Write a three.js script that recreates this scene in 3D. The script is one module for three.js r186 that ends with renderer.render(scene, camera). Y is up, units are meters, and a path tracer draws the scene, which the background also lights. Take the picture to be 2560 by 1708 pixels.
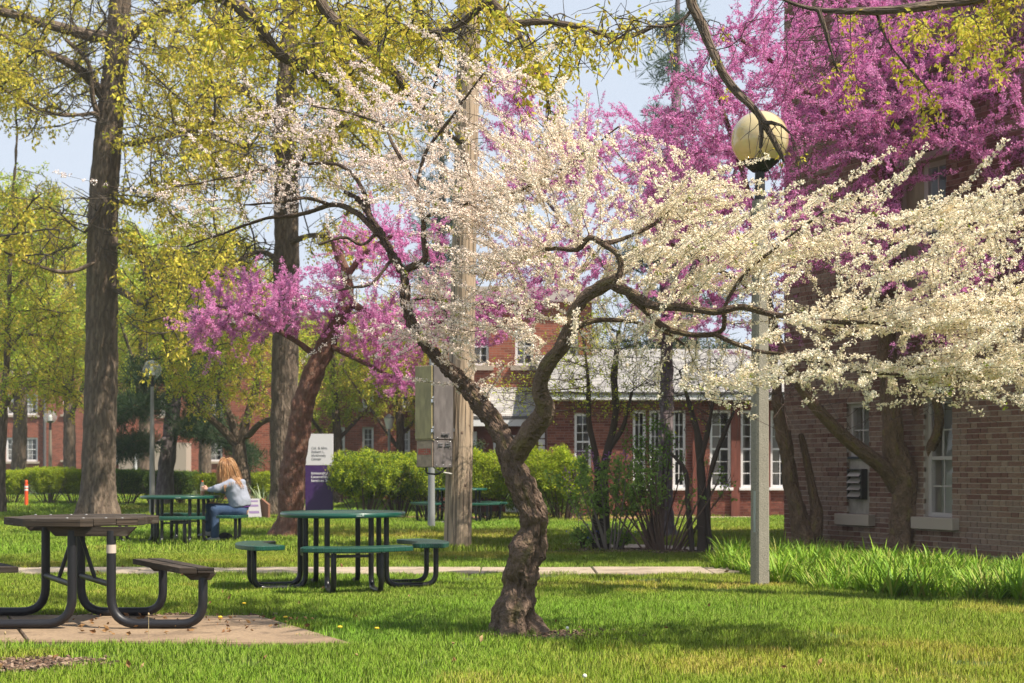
import * as THREE from 'three';
import { mergeGeometries, mergeVertices } from 'three/addons/utils/BufferGeometryUtils.js';
import { RoundedBoxGeometry } from 'three/addons/geometries/RoundedBoxGeometry.js';
import { ImprovedNoise } from 'three/addons/math/ImprovedNoise.js';
import { TextGeometry } from 'three/addons/geometries/TextGeometry.js';
import { FontLoader } from 'three/addons/loaders/FontLoader.js';

// ---------------------------------------------------------------- camera, sky, sun, exposure
const scene = new THREE.Scene();
const FOCAL = 3555, EYE = 1.2, HORIZON = 1171;            // lens measured in pixels of a 2560 wide frame; a level camera with a raised lens
const camera = new THREE.PerspectiveCamera(2 * Math.atan(854 / FOCAL) * 180 / Math.PI, 2560 / 1708, 0.1, 900);
camera.position.set(0, EYE, 0);
camera.lookAt(0, EYE, -10);
camera.setViewOffset(2560, 1708, 0, 854 - HORIZON, 2560, 1708);
camera.focus = 10.2;
camera.userData.fStop = 4.5;
scene.add(camera);

const renderer = new THREE.WebGLRenderer({ antialias: true });
renderer.toneMapping = THREE.LinearToneMapping;
renderer.toneMappingExposure = 1.9;
renderer.shadowMap.enabled = true;

{ // clear spring sky, paler towards the horizon
  const w = 256, h = 128, data = new Float32Array(w * h * 4);
  for (let j = 0; j < h; j++) {
    const e = Math.max(0, ((j + 0.5) / h - 0.5) * 2);
    const k = Math.pow(1 - e, 2.2);
    for (let i = 0; i < w; i++) {
      const o = (j * w + i) * 4;
      data[o] = 0.285 + 0.13 * k; data[o + 1] = 0.345 + 0.11 * k; data[o + 2] = 0.44 + 0.075 * k; data[o + 3] = 1;
    }
  }
  const sky = new THREE.DataTexture(data, w, h, THREE.RGBAFormat, THREE.FloatType);
  sky.mapping = THREE.EquirectangularReflectionMapping; sky.magFilter = THREE.LinearFilter; sky.needsUpdate = true;
  scene.background = sky; scene.environment = sky;
}
const sun = new THREE.DirectionalLight(new THREE.Color(1, 0.91, 0.77), 4.6);
sun.position.set(52, 80, 28 - 15); sun.target.position.set(0, 0, -15);
sun.castShadow = true; sun.shadow.radius = 1.5; sun.shadow.mapSize.set(4096, 4096);
Object.assign(sun.shadow.camera, { left: -60, right: 60, top: 60, bottom: -60, near: 1, far: 260 });
scene.add(sun, sun.target);
scene.fog = new THREE.FogExp2(0xdfe6ee, 0.0006);   // thin spring haze

// ---------------------------------------------------------------- helpers
const V = (x, y, z) => new THREE.Vector3(x, y, z);
function random(seed) { let a = seed >>> 0; return () => { a = (a + 0x6D2B79F5) | 0; let t = Math.imul(a ^ (a >>> 15), 1 | a); t = (t + Math.imul(t ^ (t >>> 7), 61 | t)) ^ t; return ((t ^ (t >>> 14)) >>> 0) / 4294967296; }; }
const perlin = new ImprovedNoise();
const noise = (x, y, z) => perlin.noise(x + 31.7, y + 11.3, z + 57.1);
const lerp = (a, b, t) => a + (b - a) * t, clamp = (x, a = 0, b = 1) => Math.min(b, Math.max(a, x));
const smooth = (a, b, x) => { const t = clamp((x - a) / (b - a)); return t * t * (3 - 2 * t); };
// a point of the place, from where it is seen (in a 2350 wide view of the frame) and how far away it stands
const SC = 2560 / 2350;
const at = (x, y, d) => V((x * SC - 1280) / FOCAL * d, EYE + (HORIZON - y * SC) / FOCAL * d, -d);
const onGround = (x, d) => V((x * SC - 1280) / FOCAL * d, 0, -d);

const taken = {};
const numbered = n => { const k = taken[n] = (taken[n] ?? -1) + 1; return k ? n + '_' + String(k).padStart(3, '0') : n; };
function tag(o, label, category, group, kind) { if (label) o.userData.label = label; if (category) o.userData.category = category; if (group) o.userData.group = group; if (kind) o.userData.kind = kind; return o; }
function thing(name, label, category, group, pos) { const o = new THREE.Group(); o.name = numbered(name); scene.add(o); if (pos) o.position.copy(pos); return tag(o, label, category, group); }
function part(name, geo, mat, parent, label) {
  const m = new THREE.Mesh(Array.isArray(geo) ? merge(geo) : geo, mat); m.name = name; m.castShadow = m.receiveShadow = true; parent.add(m);
  if (label) m.userData.label = label; return m;
}
function structure(name, geo, mat) { const m = part(name, geo, mat, scene); m.userData.kind = 'structure'; return m; }
function merge(list) { return mergeGeometries(list.map(g => { const n = g.index ? g.toNonIndexed() : g; for (const k of Object.keys(n.attributes)) if (!['position', 'normal', 'uv'].includes(k)) n.deleteAttribute(k); return n; })); }
function box(w, h, d, x = 0, y = 0, z = 0, ry = 0, rx = 0, rz = 0) { const g = new THREE.BoxGeometry(w, h, d); if (rx) g.rotateX(rx); if (rz) g.rotateZ(rz); if (ry) g.rotateY(ry); return g.translate(x, y, z); }
function rbox(w, h, d, r, x = 0, y = 0, z = 0, ry = 0) { const g = new RoundedBoxGeometry(w, h, d, 2, r); if (ry) g.rotateY(ry); return g.translate(x, y, z); }
function cyl(r0, r1, h, x, y, z, n = 16) { return new THREE.CylinderGeometry(r1, r0, h, n, 1).translate(x, y + h / 2, z); }
const q0 = new THREE.Quaternion(), m0 = new THREE.Matrix4(), e0 = new THREE.Euler(), s0 = new THREE.Vector3(), c0 = new THREE.Color();
function instances(name, geo, mat, list, parent, kind = 'stuff') {   // list of [position, euler or quaternion, scale, colour]
  const m = new THREE.InstancedMesh(geo, mat, list.length); m.name = name; m.castShadow = m.receiveShadow = true;
  list.forEach(([p, r, s, c], i) => {
    const q = r.isQuaternion ? r : q0.setFromEuler(e0.set(r[0], r[1], r[2]));
    typeof s === 'number' ? s0.set(s, s, s) : s0.copy(s);
    m.setMatrixAt(i, m0.compose(p, q, s0));
    if (c) m.setColorAt(i, c0.setRGB(c[0], c[1], c[2]));
  });
  m.userData.kind = kind; parent.add(m); return m;
}

// ---------------------------------------------------------------- textures and materials
function hash2(x, y, s) { let h = Math.imul(x, 374761393) ^ Math.imul(y, 668265263) ^ Math.imul(s, 1274126177); h = Math.imul(h ^ (h >>> 13), 1274126177); return ((h ^ (h >>> 16)) >>> 0) / 4294967296; }
function tileNoise(u, v, px, py, s = 0) {   // value noise that repeats after px by py cells, u and v from 0 to 1
  const x = u * px, y = v * py, ix = Math.floor(x), iy = Math.floor(y), fx = x - ix, fy = y - iy;
  const w = (a, b) => hash2(((a % px) + px) % px, ((b % py) + py) % py, s), sx = fx * fx * (3 - 2 * fx), sy = fy * fy * (3 - 2 * fy);
  return lerp(lerp(w(ix, iy), w(ix + 1, iy), sx), lerp(w(ix, iy + 1), w(ix + 1, iy + 1), sx), sy);
}
const fbm = (u, v, px, py, s = 0, n = 4) => { let a = 0, k = 0.5, t = 0; for (let i = 0; i < n; i++) { a += k * tileNoise(u, v, px << i, py << i, s + i); t += k; k *= 0.5; } return a / t; };
function texture(size, fn, srgb = true) {   // fn(u, v) gives [r, g, b] in display values, or one number for bump and roughness
  const d = new Uint8Array(size * size * 4);
  for (let j = 0; j < size; j++) for (let i = 0; i < size; i++) { const c = fn((i + 0.5) / size, (j + 0.5) / size), o = (j * size + i) * 4; for (let k = 0; k < 3; k++) d[o + k] = clamp(Array.isArray(c) ? c[k] : c) * 255; d[o + 3] = 255; }
  const t = new THREE.DataTexture(d, size, size); t.wrapS = t.wrapT = THREE.RepeatWrapping; t.magFilter = THREE.LinearFilter; t.minFilter = THREE.LinearMipmapLinearFilter; if (srgb) t.colorSpace = THREE.SRGBColorSpace; t.needsUpdate = true; return t;
}
const rgb = (r, g, b) => new THREE.Color().setRGB(r, g, b);
const M = (color, roughness = 0.8, extra = {}) => new THREE.MeshStandardMaterial({ color: Array.isArray(color) ? rgb(...color) : color, roughness, ...extra });
const leafMat = (through = 0.35, extra = {}) => new THREE.MeshPhysicalMaterial({ color: 0xffffff, roughness: 0.9, transmission: through, thickness: 0, vertexColors: true, side: THREE.DoubleSide, specularIntensity: 0.35, ...extra });
const ridge = (u, v, s, px, py) => { const n = fbm(u + 0.03 * fbm(u, v, 4, 4, s + 7), v, px, py, s, 3); return 1 - Math.abs(2 * n - 1); };
const barkH = (u, v) => clamp(Math.pow(ridge(u, v, 3, 10, 3), 1.6) * 0.75 + 0.35 * fbm(u, v, 24, 16, 9) - 0.05);
const mix3 = (a, b, t) => a.map((x, i) => lerp(x, b[i], t));
const oakBark = M([0.80, 0.77, 0.74], 0.95, { map: texture(512, (u, v) => { const h = 1 - barkH(u, v), n = fbm(u, v, 6, 6, 40); return mix3(mix3([0.30, 0.245, 0.205], [0.60, 0.53, 0.46], clamp(h * 1.1)), [0.50, 0.47, 0.42], n * 0.35); }), bumpMap: texture(512, (u, v) => 1 - barkH(u, v), false), bumpScale: 0.035 });
const fineH = (u, v) => clamp(0.55 * ridge(u, v, 21, 8, 4) + 0.5 * fbm(u, v, 20, 20, 33));
const redbudBark = M([1, 1, 1], 0.92, { map: texture(512, (u, v) => { const h = fineH(u, v), moss = smooth(0.52, 0.7, fbm(u, v, 5, 4, 71)), n = fbm(u, v, 40, 30, 5); return mix3(mix3([0.225, 0.175, 0.145], [0.52, 0.43, 0.36], 0.65 * h + 0.35 * n), [0.44, 0.405, 0.23], moss * 0.5); }), bumpMap: texture(512, fineH, false), bumpScale: 0.05 });
const wallRedbudBark = redbudBark.clone(); wallRedbudBark.color = rgb(1.22, 1.16, 1.0);
const redBark = M([1, 1, 1], 0.92, { map: texture(512, (u, v) => { const h = fineH(u, v), n = fbm(u, v, 6, 5, 55); return mix3(mix3([0.26, 0.165, 0.125], [0.50, 0.36, 0.285], h), [0.46, 0.38, 0.33], smooth(0.5, 0.7, n) * 0.6); }), bumpMap: texture(512, fineH, false), bumpScale: 0.02 });
const greyBark = M([1, 1, 1], 0.95, { map: texture(256, (u, v) => mix3([0.33, 0.285, 0.29], [0.56, 0.52, 0.52], 1 - barkH(u, v))), bumpMap: texture(256, (u, v) => 1 - barkH(u, v), false), bumpScale: 0.02 });
const darkBark = M([0.07, 0.05, 0.038], 0.95), twigMat = M([0.095, 0.06, 0.046], 0.9), paleTwig = M([0.20, 0.165, 0.135], 0.9), oakTwig = M([0.07, 0.055, 0.042], 0.95);
const concreteTex = texture(512, (u, v) => { const n = fbm(u, v, 5, 5, 2), f = fbm(u, v, 90, 90, 6, 2), st = smooth(0.55, 0.75, fbm(u, v, 9, 9, 17)); return mix3(mix3([0.56, 0.50, 0.43], [0.70, 0.64, 0.56], n), [0.45, 0.40, 0.345], st * 0.5).map(c => c * (0.86 + 0.24 * f)); });
const concreteBump = texture(256, (u, v) => fbm(u, v, 60, 60, 6, 3), false);
const concrete = M([1, 1, 1], 0.95, { map: concreteTex, bumpMap: concreteBump, bumpScale: 0.004 });
const paleConcrete = M([1.15, 1.12, 1.12], 0.95, { map: concreteTex });

// ---------------------------------------------------------------- sweeping tubes along branch paths
// a path is a list of {p, r}; all paths become one geometry
function sweep(paths, { sides = r => r > 0.06 ? 14 : r > 0.02 ? 8 : r > 0.008 ? 5 : 3, tile = 0.5, shape = null } = {}) {
  const pos = [], uv = [], idx = []; const t = V(), n = V(), b = V(), ax = V(), v = V(); let base = 0;
  const seams = [];
  for (const path of paths) {
    const L = path.length; if (L < 2) continue;
    const R = path.reduce((a, k) => Math.max(a, k.r), 0), S = sides(R), around = Math.max(1, Math.round(2 * Math.PI * R / tile));
    let len = 0; const prev = V();
    for (let i = 0; i < L; i++) {
      t.subVectors(path[Math.min(i + 1, L - 1)].p, path[Math.max(i - 1, 0)].p).normalize();
      if (i === 0) { n.set(0, 0, 1); if (Math.abs(t.z) > 0.9) n.set(1, 0, 0); n.addScaledVector(t, -n.dot(t)).normalize(); }
      else { ax.crossVectors(prev, t); const s = ax.length(); if (s > 1e-6) n.applyAxisAngle(ax.divideScalar(s), Math.asin(Math.min(1, s))); n.addScaledVector(t, -n.dot(t)).normalize(); len += path[i].p.distanceTo(path[i - 1].p); }
      b.crossVectors(t, n); prev.copy(t);
      for (let k = 0; k <= S; k++) {
        const a = k / S * Math.PI * 2, c = Math.cos(a), s = Math.sin(a);
        v.copy(n).multiplyScalar(c).addScaledVector(b, s);
        const r = path[i].r + (shape ? shape(path[i].p, v, path[i].r, len, a) : 0);
        pos.push(path[i].p.x + v.x * r, path[i].p.y + v.y * r, path[i].p.z + v.z * r); uv.push(k / S * around, len / tile);
      }
    }
    for (let i = 0; i < L - 1; i++) { seams.push([base + i * (S + 1), base + i * (S + 1) + S]); for (let k = 0; k < S; k++) { const a = base + i * (S + 1) + k, c = a + S + 1; idx.push(a, a + 1, c, a + 1, c + 1, c); } }
    seams.push([base + (L - 1) * (S + 1), base + (L - 1) * (S + 1) + S]);
    const tip = base + (L - 1) * (S + 1); for (let k = 1; k < S - 1; k++) idx.push(tip, tip + k, tip + k + 1);
    base += L * (S + 1);
  }
  const g = new THREE.BufferGeometry(); g.setAttribute('position', new THREE.Float32BufferAttribute(pos, 3)); g.setAttribute('uv', new THREE.Float32BufferAttribute(uv, 2)); g.setIndex(idx); g.computeVertexNormals();
  const N = g.attributes.normal; for (const [a, c] of seams) { const x = N.getX(a) + N.getX(c), y = N.getY(a) + N.getY(c), z = N.getZ(a) + N.getZ(c), l = Math.hypot(x, y, z) || 1; N.setXYZ(a, x / l, y / l, z / l); N.setXYZ(c, x / l, y / l, z / l); }
  return g;
}
function resample(pts, step) {   // pts: [Vector3, radius]
  const c = new THREE.CatmullRomCurve3(pts.map(k => k[0]), false, 'centripetal'), L = c.getLength(), n = Math.max(2, Math.ceil(L / step)), out = [], acc = [0];
  for (let i = 1; i < pts.length; i++) acc.push(acc[i - 1] + pts[i][0].distanceTo(pts[i - 1][0]));
  for (let i = 0; i <= n; i++) { const u = i / n, s = u * acc[acc.length - 1]; let k = 1; while (k < acc.length - 1 && acc[k] < s) k++; const f = clamp((s - acc[k - 1]) / (acc[k] - acc[k - 1] || 1)); out.push({ p: c.getPointAt(u), r: lerp(pts[k - 1][1], pts[k][1], f) }); }
  return out;
}
const tubeOf = (pts, r, step = 0.05, n = 10, bend = 0) => { // pipe with rounded corners of radius bend
  const path = []; const P = pts;
  for (let i = 0; i < P.length; i++) {
    if (i === 0 || i === P.length - 1 || !bend) { path.push({ p: P[i].clone(), r }); continue; }
    const a = P[i - 1].clone().sub(P[i]), c = P[i + 1].clone().sub(P[i]), la = a.length(), lc = c.length(), k = Math.min(bend, la * 0.49, lc * 0.49); a.normalize(); c.normalize();
    for (let j = 0; j <= 8; j++) { const t = j / 8, s = P[i].clone().addScaledVector(a, k), e = P[i].clone().addScaledVector(c, k); path.push({ p: s.multiplyScalar((1 - t) * (1 - t)).addScaledVector(P[i], 2 * t * (1 - t)).addScaledVector(e, t * t), r }); }
  }
  return sweep([path], { sides: () => n });
};

// ---------------------------------------------------------------- trees: traced limbs, then branches that grow towards points spread through the crown
function grow(seed, limbs, attractors, { step = 0.2, reach = 1.5, kill = 0.4, tip = 0.004, power = 2.3, wander = 0.25, rise = 0.03, limit = 9000, limbStep = null, rMax = 1 } = {}) {
  const rnd = random(seed), P = [], par = [], fix = [], limbPaths = [], dirs = [];
  for (const pts of limbs) {
    const path = resample(pts, limbStep ?? step); let last = -1;
    if (P.length) { let best = 1e9; for (let i = 0; i < P.length; i++) { const d = P[i].distanceTo(path[0].p); if (d < best) { best = d; last = i; } } }
    const whole = last >= 0 ? [{ p: P[last].clone(), r: Math.min(path[0].r, fix[last] || path[0].r) }] : [];
    path.forEach((k, i) => { if (last >= 0 && i === 0 && P[last].distanceTo(k.p) < step * 0.5) return; P.push(k.p); par.push(last); fix.push(k.r); last = P.length - 1; whole.push(k); });
    limbPaths.push(whole);
  }
  const nFixed = P.length, A = attractors.length, near = new Int32Array(A).fill(-1), dist = new Float32Array(A).fill(1e9), alive = new Uint8Array(A).fill(1);
  const consider = i => { const p = P[i]; for (let k = 0; k < A; k++) if (alive[k]) { const a = attractors[k], dx = a.x - p.x, dy = a.y - p.y, dz = a.z - p.z, d = dx * dx + dy * dy + dz * dz; if (d < dist[k]) { dist[k] = d; near[k] = i; } } };
  for (let i = 0; i < P.length; i++) consider(i);
  const reach2 = reach * reach, kill2 = kill * kill;
  for (let it = 0; it < 300 && P.length < limit; it++) {
    const pull = new Map();
    for (let k = 0; k < A; k++) { if (!alive[k]) continue; if (dist[k] < kill2) { alive[k] = 0; continue; } if (dist[k] > reach2 * (it < 3 ? 16 : 1)) continue; const n = near[k]; let s = pull.get(n); if (!s) pull.set(n, s = V()); s.add(V().subVectors(attractors[k], P[n]).normalize()); }
    if (!pull.size) { let any = -1, bd = 1e9; for (let k = 0; k < A; k++) if (alive[k] && dist[k] < bd) { bd = dist[k]; any = k; } if (any < 0) break; pull.set(near[any], V().subVectors(attractors[any], P[near[any]]).normalize()); }
    const start = P.length;
    for (const [n, s] of pull) {
      if (s.lengthSq() < 1e-6) s.set(rnd() - 0.5, rnd() - 0.5, rnd() - 0.5);
      s.normalize(); s.x += (rnd() - 0.5) * wander * 2; s.y += (rnd() - 0.5) * wander * 2 + rise; s.z += (rnd() - 0.5) * wander * 2;
      if (par[n] >= 0 && n >= nFixed) s.addScaledVector(V().subVectors(P[n], P[par[n]]).normalize(), 0.55);
      s.normalize(); const p = P[n].clone().addScaledVector(s, step * (0.8 + 0.4 * rnd()));
      P.push(p); par.push(n); fix.push(0);
    }
    for (let i = start; i < P.length; i++) consider(i);
  }
  const N = P.length, kids = Array.from({ length: N }, () => []), sum = new Float64Array(N), R = new Float64Array(N);
  for (let i = 0; i < N; i++) if (par[i] >= 0) kids[par[i]].push(i);
  for (let i = N - 1; i >= 0; i--) { R[i] = fix[i] || Math.min(rMax, Math.max(tip, Math.pow(sum[i], 1 / power))); if (par[i] >= 0) sum[par[i]] += Math.pow(R[i], power); }
  for (let i = 0; i < N; i++) if (!fix[i] && par[i] >= 0) R[i] = Math.min(R[i], R[par[i]] * 0.95);
  const paths = [];
  for (let i = nFixed; i < N; i++) {
    const q = par[i]; if (q >= nFixed) { let best = kids[q][0]; for (const k of kids[q]) if (R[k] > R[best]) best = k; if (best === i) continue; }
    const path = [{ p: P[q].clone(), r: Math.min(R[i] * 1.05, R[q]) }]; let k = i;
    while (k >= 0) { path.push({ p: P[k].clone(), r: R[k] }); let best = -1; for (const c of kids[k]) if (best < 0 || R[c] > R[best]) best = c; k = best; }
    for (let s = 0; s < 1; s++) for (let j = 1; j < path.length - 1; j++) path[j].p.multiplyScalar(0.5).addScaledVector(path[j - 1].p, 0.25).addScaledVector(path[j + 1].p, 0.25);
    path[path.length - 1].r = Math.min(path[path.length - 1].r, tip);
    paths.push(path);
  }
  return { limbPaths, paths };
}
function sprout(rnd, paths, { rMax = 0.01, every = 0.15, len = [0.1, 0.35], spread = 0.8, along = 0.6, bias = () => V(0, 0, 0), r = 0.0022, pts = 4, curl = 0.15, fromTip = true }) {
  const twigs = [];
  for (const path of paths) {
    let acc = rnd() * every;
    for (let i = 1; i < path.length; i++) {
      const a = path[i - 1], b = path[i], L = a.p.distanceTo(b.p), t = V().subVectors(b.p, a.p).normalize(), last = i === path.length - 1;
      while ((acc < L || last && fromTip && acc < L + every) && a.r <= rMax) {
        const f = Math.min(1, acc / L), p = a.p.clone().lerp(b.p, f), dir = t.clone().multiplyScalar(along).add(V(rnd() - 0.5, rnd() - 0.5, rnd() - 0.5).multiplyScalar(2 * spread)).add(bias(p)).normalize(), l = lerp(len[0], len[1], rnd() * rnd()), tw = [{ p, r: Math.min(b.r, r * 1.4) }];
        let q = p; for (let k = 1; k < pts; k++) { dir.add(V(rnd() - 0.5, rnd() - 0.5, rnd() - 0.5).multiplyScalar(curl * 2)).normalize(); q = q.clone().addScaledVector(dir, l / (pts - 1)); tw.push({ p: q, r: r * (1 - 0.5 * k / pts) }); }
        twigs.push(tw); acc += every * (0.5 + rnd());
      }
      acc -= L; if (a.r > rMax) acc = Math.max(0, acc); if (acc < 0) acc = rnd() * every;
    }
  }
  return twigs;
}
function spots(rnd, paths, spacing, fn, rMax = 1) {   // walks all paths and calls fn(position, tangent) about every spacing metres
  for (const path of paths) { let acc = rnd() * spacing; for (let i = 1; i < path.length; i++) { const a = path[i - 1], b = path[i], L = a.p.distanceTo(b.p), t = V().subVectors(b.p, a.p).divideScalar(L || 1); while (acc < L) { if (a.r <= rMax) fn(a.p.clone().lerp(b.p, acc / L), t); acc += spacing * (0.5 + rnd()); } acc -= L; } }
}
function ellipsoid(rnd, out, n, x, y, rx, ry, d, rd, keep) {   // crown points, given where the crown is seen and its depth
  let k = 0; while (k < n) { const a = V(rnd() * 2 - 1, rnd() * 2 - 1, rnd() * 2 - 1); if (a.lengthSq() > 1) continue; k++; const p = at(x + a.x * rx, y + a.y * ry, d + a.z * rd); if (p.y > 0.3 && (!keep || keep(p))) out.push(p); } return out;
}
// a handful of little leaves or petals as one small geometry with a colour for each leaf
function clump(seed, n, radius, len, wid, colors, { droop = 0, fold = 0.25, up = 0.3, hang = 0, radial = 0.6 } = {}) {
  const rnd = random(seed), pos = [], nor = [], col = [], a = V(), s = V(), u = V(), w = V();
  for (let i = 0; i < n; i++) {
    const o = V(rnd() * 2 - 1, rnd() * 2 - 1, rnd() * 2 - 1).normalize().multiplyScalar(radius * Math.cbrt(rnd())); o.y -= hang * rnd();
    a.set(rnd() * 2 - 1, rnd() * 2 - 1 + up, rnd() * 2 - 1).normalize().addScaledVector(o, radial / (radius || 1)); a.y -= droop; a.normalize();
    s.set(rnd() - 0.5, rnd() - 0.5, rnd() - 0.5).cross(a).normalize(); u.crossVectors(s, a);
    const l = len * (0.7 + 0.6 * rnd()), h = wid * (0.7 + 0.6 * rnd()) / 2, c = colors[Math.floor(rnd() * colors.length)], k = 0.85 + 0.3 * rnd();
    const tip = o.clone().addScaledVector(a, l), m = o.clone().addScaledVector(a, l * 0.5).addScaledVector(u, fold * h), L = o.clone().addScaledVector(a, l * 0.45).addScaledVector(s, h), R = o.clone().addScaledVector(a, l * 0.45).addScaledVector(s, -h);
    for (const tri of [[o, L, m], [L, tip, m], [o, m, R], [m, tip, R]]) { w.subVectors(tri[1], tri[0]).cross(s0.subVectors(tri[2], tri[0])).normalize(); for (const p of tri) { pos.push(p.x, p.y, p.z); nor.push(w.x, w.y, w.z); col.push(c[0] * k, c[1] * k, c[2] * k); } }
  }
  const g = new THREE.BufferGeometry(); g.setAttribute('position', new THREE.Float32BufferAttribute(pos, 3)); g.setAttribute('normal', new THREE.Float32BufferAttribute(nor, 3)); g.setAttribute('color', new THREE.Float32BufferAttribute(col, 3)); return g;
}
const turn = rnd => [rnd() * 6.283, rnd() * 6.283, rnd() * 6.283];
const limb = (list, d0, d1, unit = 1) => list.map(([x, y, w, d], i) => { const dd = d ?? lerp(d0, d1, i / (list.length - 1)); return [at(x, y, dd), w * unit]; });   // x, y in the view, radius in metres
const knobby = (amp, freq) => (p, v, r) => amp * (noise(p.x * freq + v.x * r * freq * 2, p.y * freq, p.z * freq + v.z * r * freq * 2) + 0.5 * noise((p.x + v.x * r) * freq * 3, p.y * freq * 2.4, (p.z + v.z * r) * freq * 3));
// ---------------------------------------------------------------- ground, pads and paths
const inPoly = (x, z, poly) => { let c = false; for (let i = 0, j = poly.length - 1; i < poly.length; j = i++) { const [xi, zi] = poly[i], [xj, zj] = poly[j]; if ((zi > z) !== (zj > z) && x < (xj - xi) * (z - zi) / (zj - zi) + xi) c = !c; } return c; };
const PAD = [[-2.03, -11.35], [-1.05, -9.48], [-3.5, -9.72], [-7.5, -10.05], [-7.5, -11.4]];
const PATH_FAR = -17.0, PATH_NEAR = -16.0;
const LILY = [[2.62, -15.0], [3.1, -13.7], [3.75, -12.95], [4.7, -12.3], [6.4, -12.2], [7.2, -14.6], [5.9, -17.2], [4.0, -20.6], [3.0, -19.0], [2.45, -17.6]];
const BACKPATH = [[0.75, -21.75], [1.7, -21.2], [2.7, -20.3], [3.9, -19.2], [4.0, -20.5], [2.9, -21.3], [1.9, -22.1], [0.8, -22.5]];
const mulchAt = (x, z) => { const a = (x + 3.12) / 0.75, b = (z + 8.55) / 0.42; return a * a + b * b + 0.5 * noise(x * 4, 0, z * 4); };
const soilAt = (x, z) => Math.hypot((x - 0.16) / 0.72, (z + 10.12) / 0.27) + 0.8 * noise(x * 5, 2, z * 5);
const lampDry = (x, z) => Math.hypot((x - 2.35) / 0.75, (z + 14.5) / 0.3);
const bedAt = (x, z) => Math.hypot((x - 2.05) / 1.15, (z + 20.4) / 0.55) + 0.4 * noise(x * 3, 5, z * 3);
const underTable = (x, z) => Math.hypot((x + 3.0) / 1.3, (z + 11.42) / 0.14);
const paved = (x, z) => inPoly(x, z, PAD) || (z > PATH_FAR && z < PATH_NEAR && x < 2.75) || inPoly(x, z, BACKPATH) || (z < -33.6 && z > -34.9 && x > -3) ;
{
  const turfTex = texture(1024, (u, v) => { const n = fbm(u, v, 8, 8, 3, 5), f = fbm(u, v, 200, 200, 12, 2), dry = smooth(0.55, 0.72, fbm(u, v, 14, 14, 51, 4)); return mix3(mix3([0.20, 0.25, 0.085], [0.31, 0.40, 0.11], n), [0.42, 0.37, 0.22], dry * 0.5).map(c => c * (0.65 + 0.6 * f)); });
  const g = new THREE.PlaneGeometry(500, 420, 1, 1).rotateX(-Math.PI / 2).translate(0, 0, -150), uv = g.attributes.uv;
  for (let i = 0; i < uv.count; i++) uv.setXY(i, g.attributes.position.getX(i) / 4, g.attributes.position.getZ(i) / 4);
  structure('lawn', g, M([1, 1, 1], 1, { map: turfTex }));
}
function slab(poly, y0, y1, mat, name, parent, bevel = 0.012) {
  const s = new THREE.Shape(poly.map(([x, z]) => new THREE.Vector2(x, -z)));
  const g = new THREE.ExtrudeGeometry(s, { depth: y1 - y0 - bevel, bevelEnabled: true, bevelThickness: bevel, bevelSize: bevel * 0.7, bevelOffset: -bevel * 0.7, bevelSegments: 1, steps: 1 }).rotateX(-Math.PI / 2).translate(0, y0, 0);
  const uv = g.attributes.uv, p = g.attributes.position; for (let i = 0; i < uv.count; i++) uv.setXY(i, p.getX(i) / 1.3 + y0, p.getZ(i) / 1.3);
  return part(name, g, mat, parent);
}
{
  const padConcrete = M([0.72, 0.62, 0.52], 0.95, { map: concreteTex, bumpMap: concreteBump, bumpScale: 0.004 });
  const pad = new THREE.Group(); pad.name = 'concrete_pad'; pad.userData = { kind: 'structure' }; scene.add(pad);
  slab([[-2.03, -11.35], [-1.05, -9.48], [-3.3, -9.70], [-4.02, -11.36]], -0.1, 0.03, padConcrete, 'pad_slab', pad);
  slab([[-4.035, -11.36], [-3.315, -9.70], [-5.6, -9.9], [-6.0, -11.38]], -0.1, 0.026, padConcrete, 'pad_slab', pad);
  slab([[-6.015, -11.38], [-5.615, -9.9], [-7.5, -10.05], [-7.5, -11.4]], -0.1, 0.03, padConcrete, 'pad_slab', pad);
  const walk = new THREE.Group(); walk.name = 'path'; walk.userData = { kind: 'structure' }; scene.add(walk);
  const r = random(5);
  for (let x = -9.6; x < 2.6; x += 1.32) { const e = Math.min(x + 1.305, 2.75), t = (r() - 0.5) * 0.012; slab([[x, PATH_FAR], [e, PATH_FAR], [e, PATH_NEAR], [x, PATH_NEAR]], -0.1, 0.02 + t, concrete, 'paving_slab', walk); }
  const back = new THREE.Group(); back.name = 'garden_path'; back.userData = { kind: 'structure' }; scene.add(back);
  for (let i = 0; i < 3; i++) { const a = BACKPATH[i], b = BACKPATH[i + 1], c = BACKPATH[6 - i], d = BACKPATH[7 - i], k = 0.008, m = (p, q, t) => [lerp(p[0], q[0], t), lerp(p[1], q[1], t)]; slab([m(d, c, k), m(d, c, 1 - k), m(a, b, 1 - k), m(a, b, k)].reverse(), -0.1, 0.022, paleConcrete, 'paving_slab', back); }
  const front = new THREE.Group(); front.name = 'building_walk'; front.userData = { kind: 'structure' }; scene.add(front);
  for (let x = -2.9; x < 9; x += 1.5) slab([[x, -34.8], [x + 1.485, -34.8], [x + 1.485, -33.7], [x, -33.7]], -0.1, 0.02, x < 2.4 ? M([0.34, 0.17, 0.11], 0.95) : paleConcrete, 'paving_slab', front);
}
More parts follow.
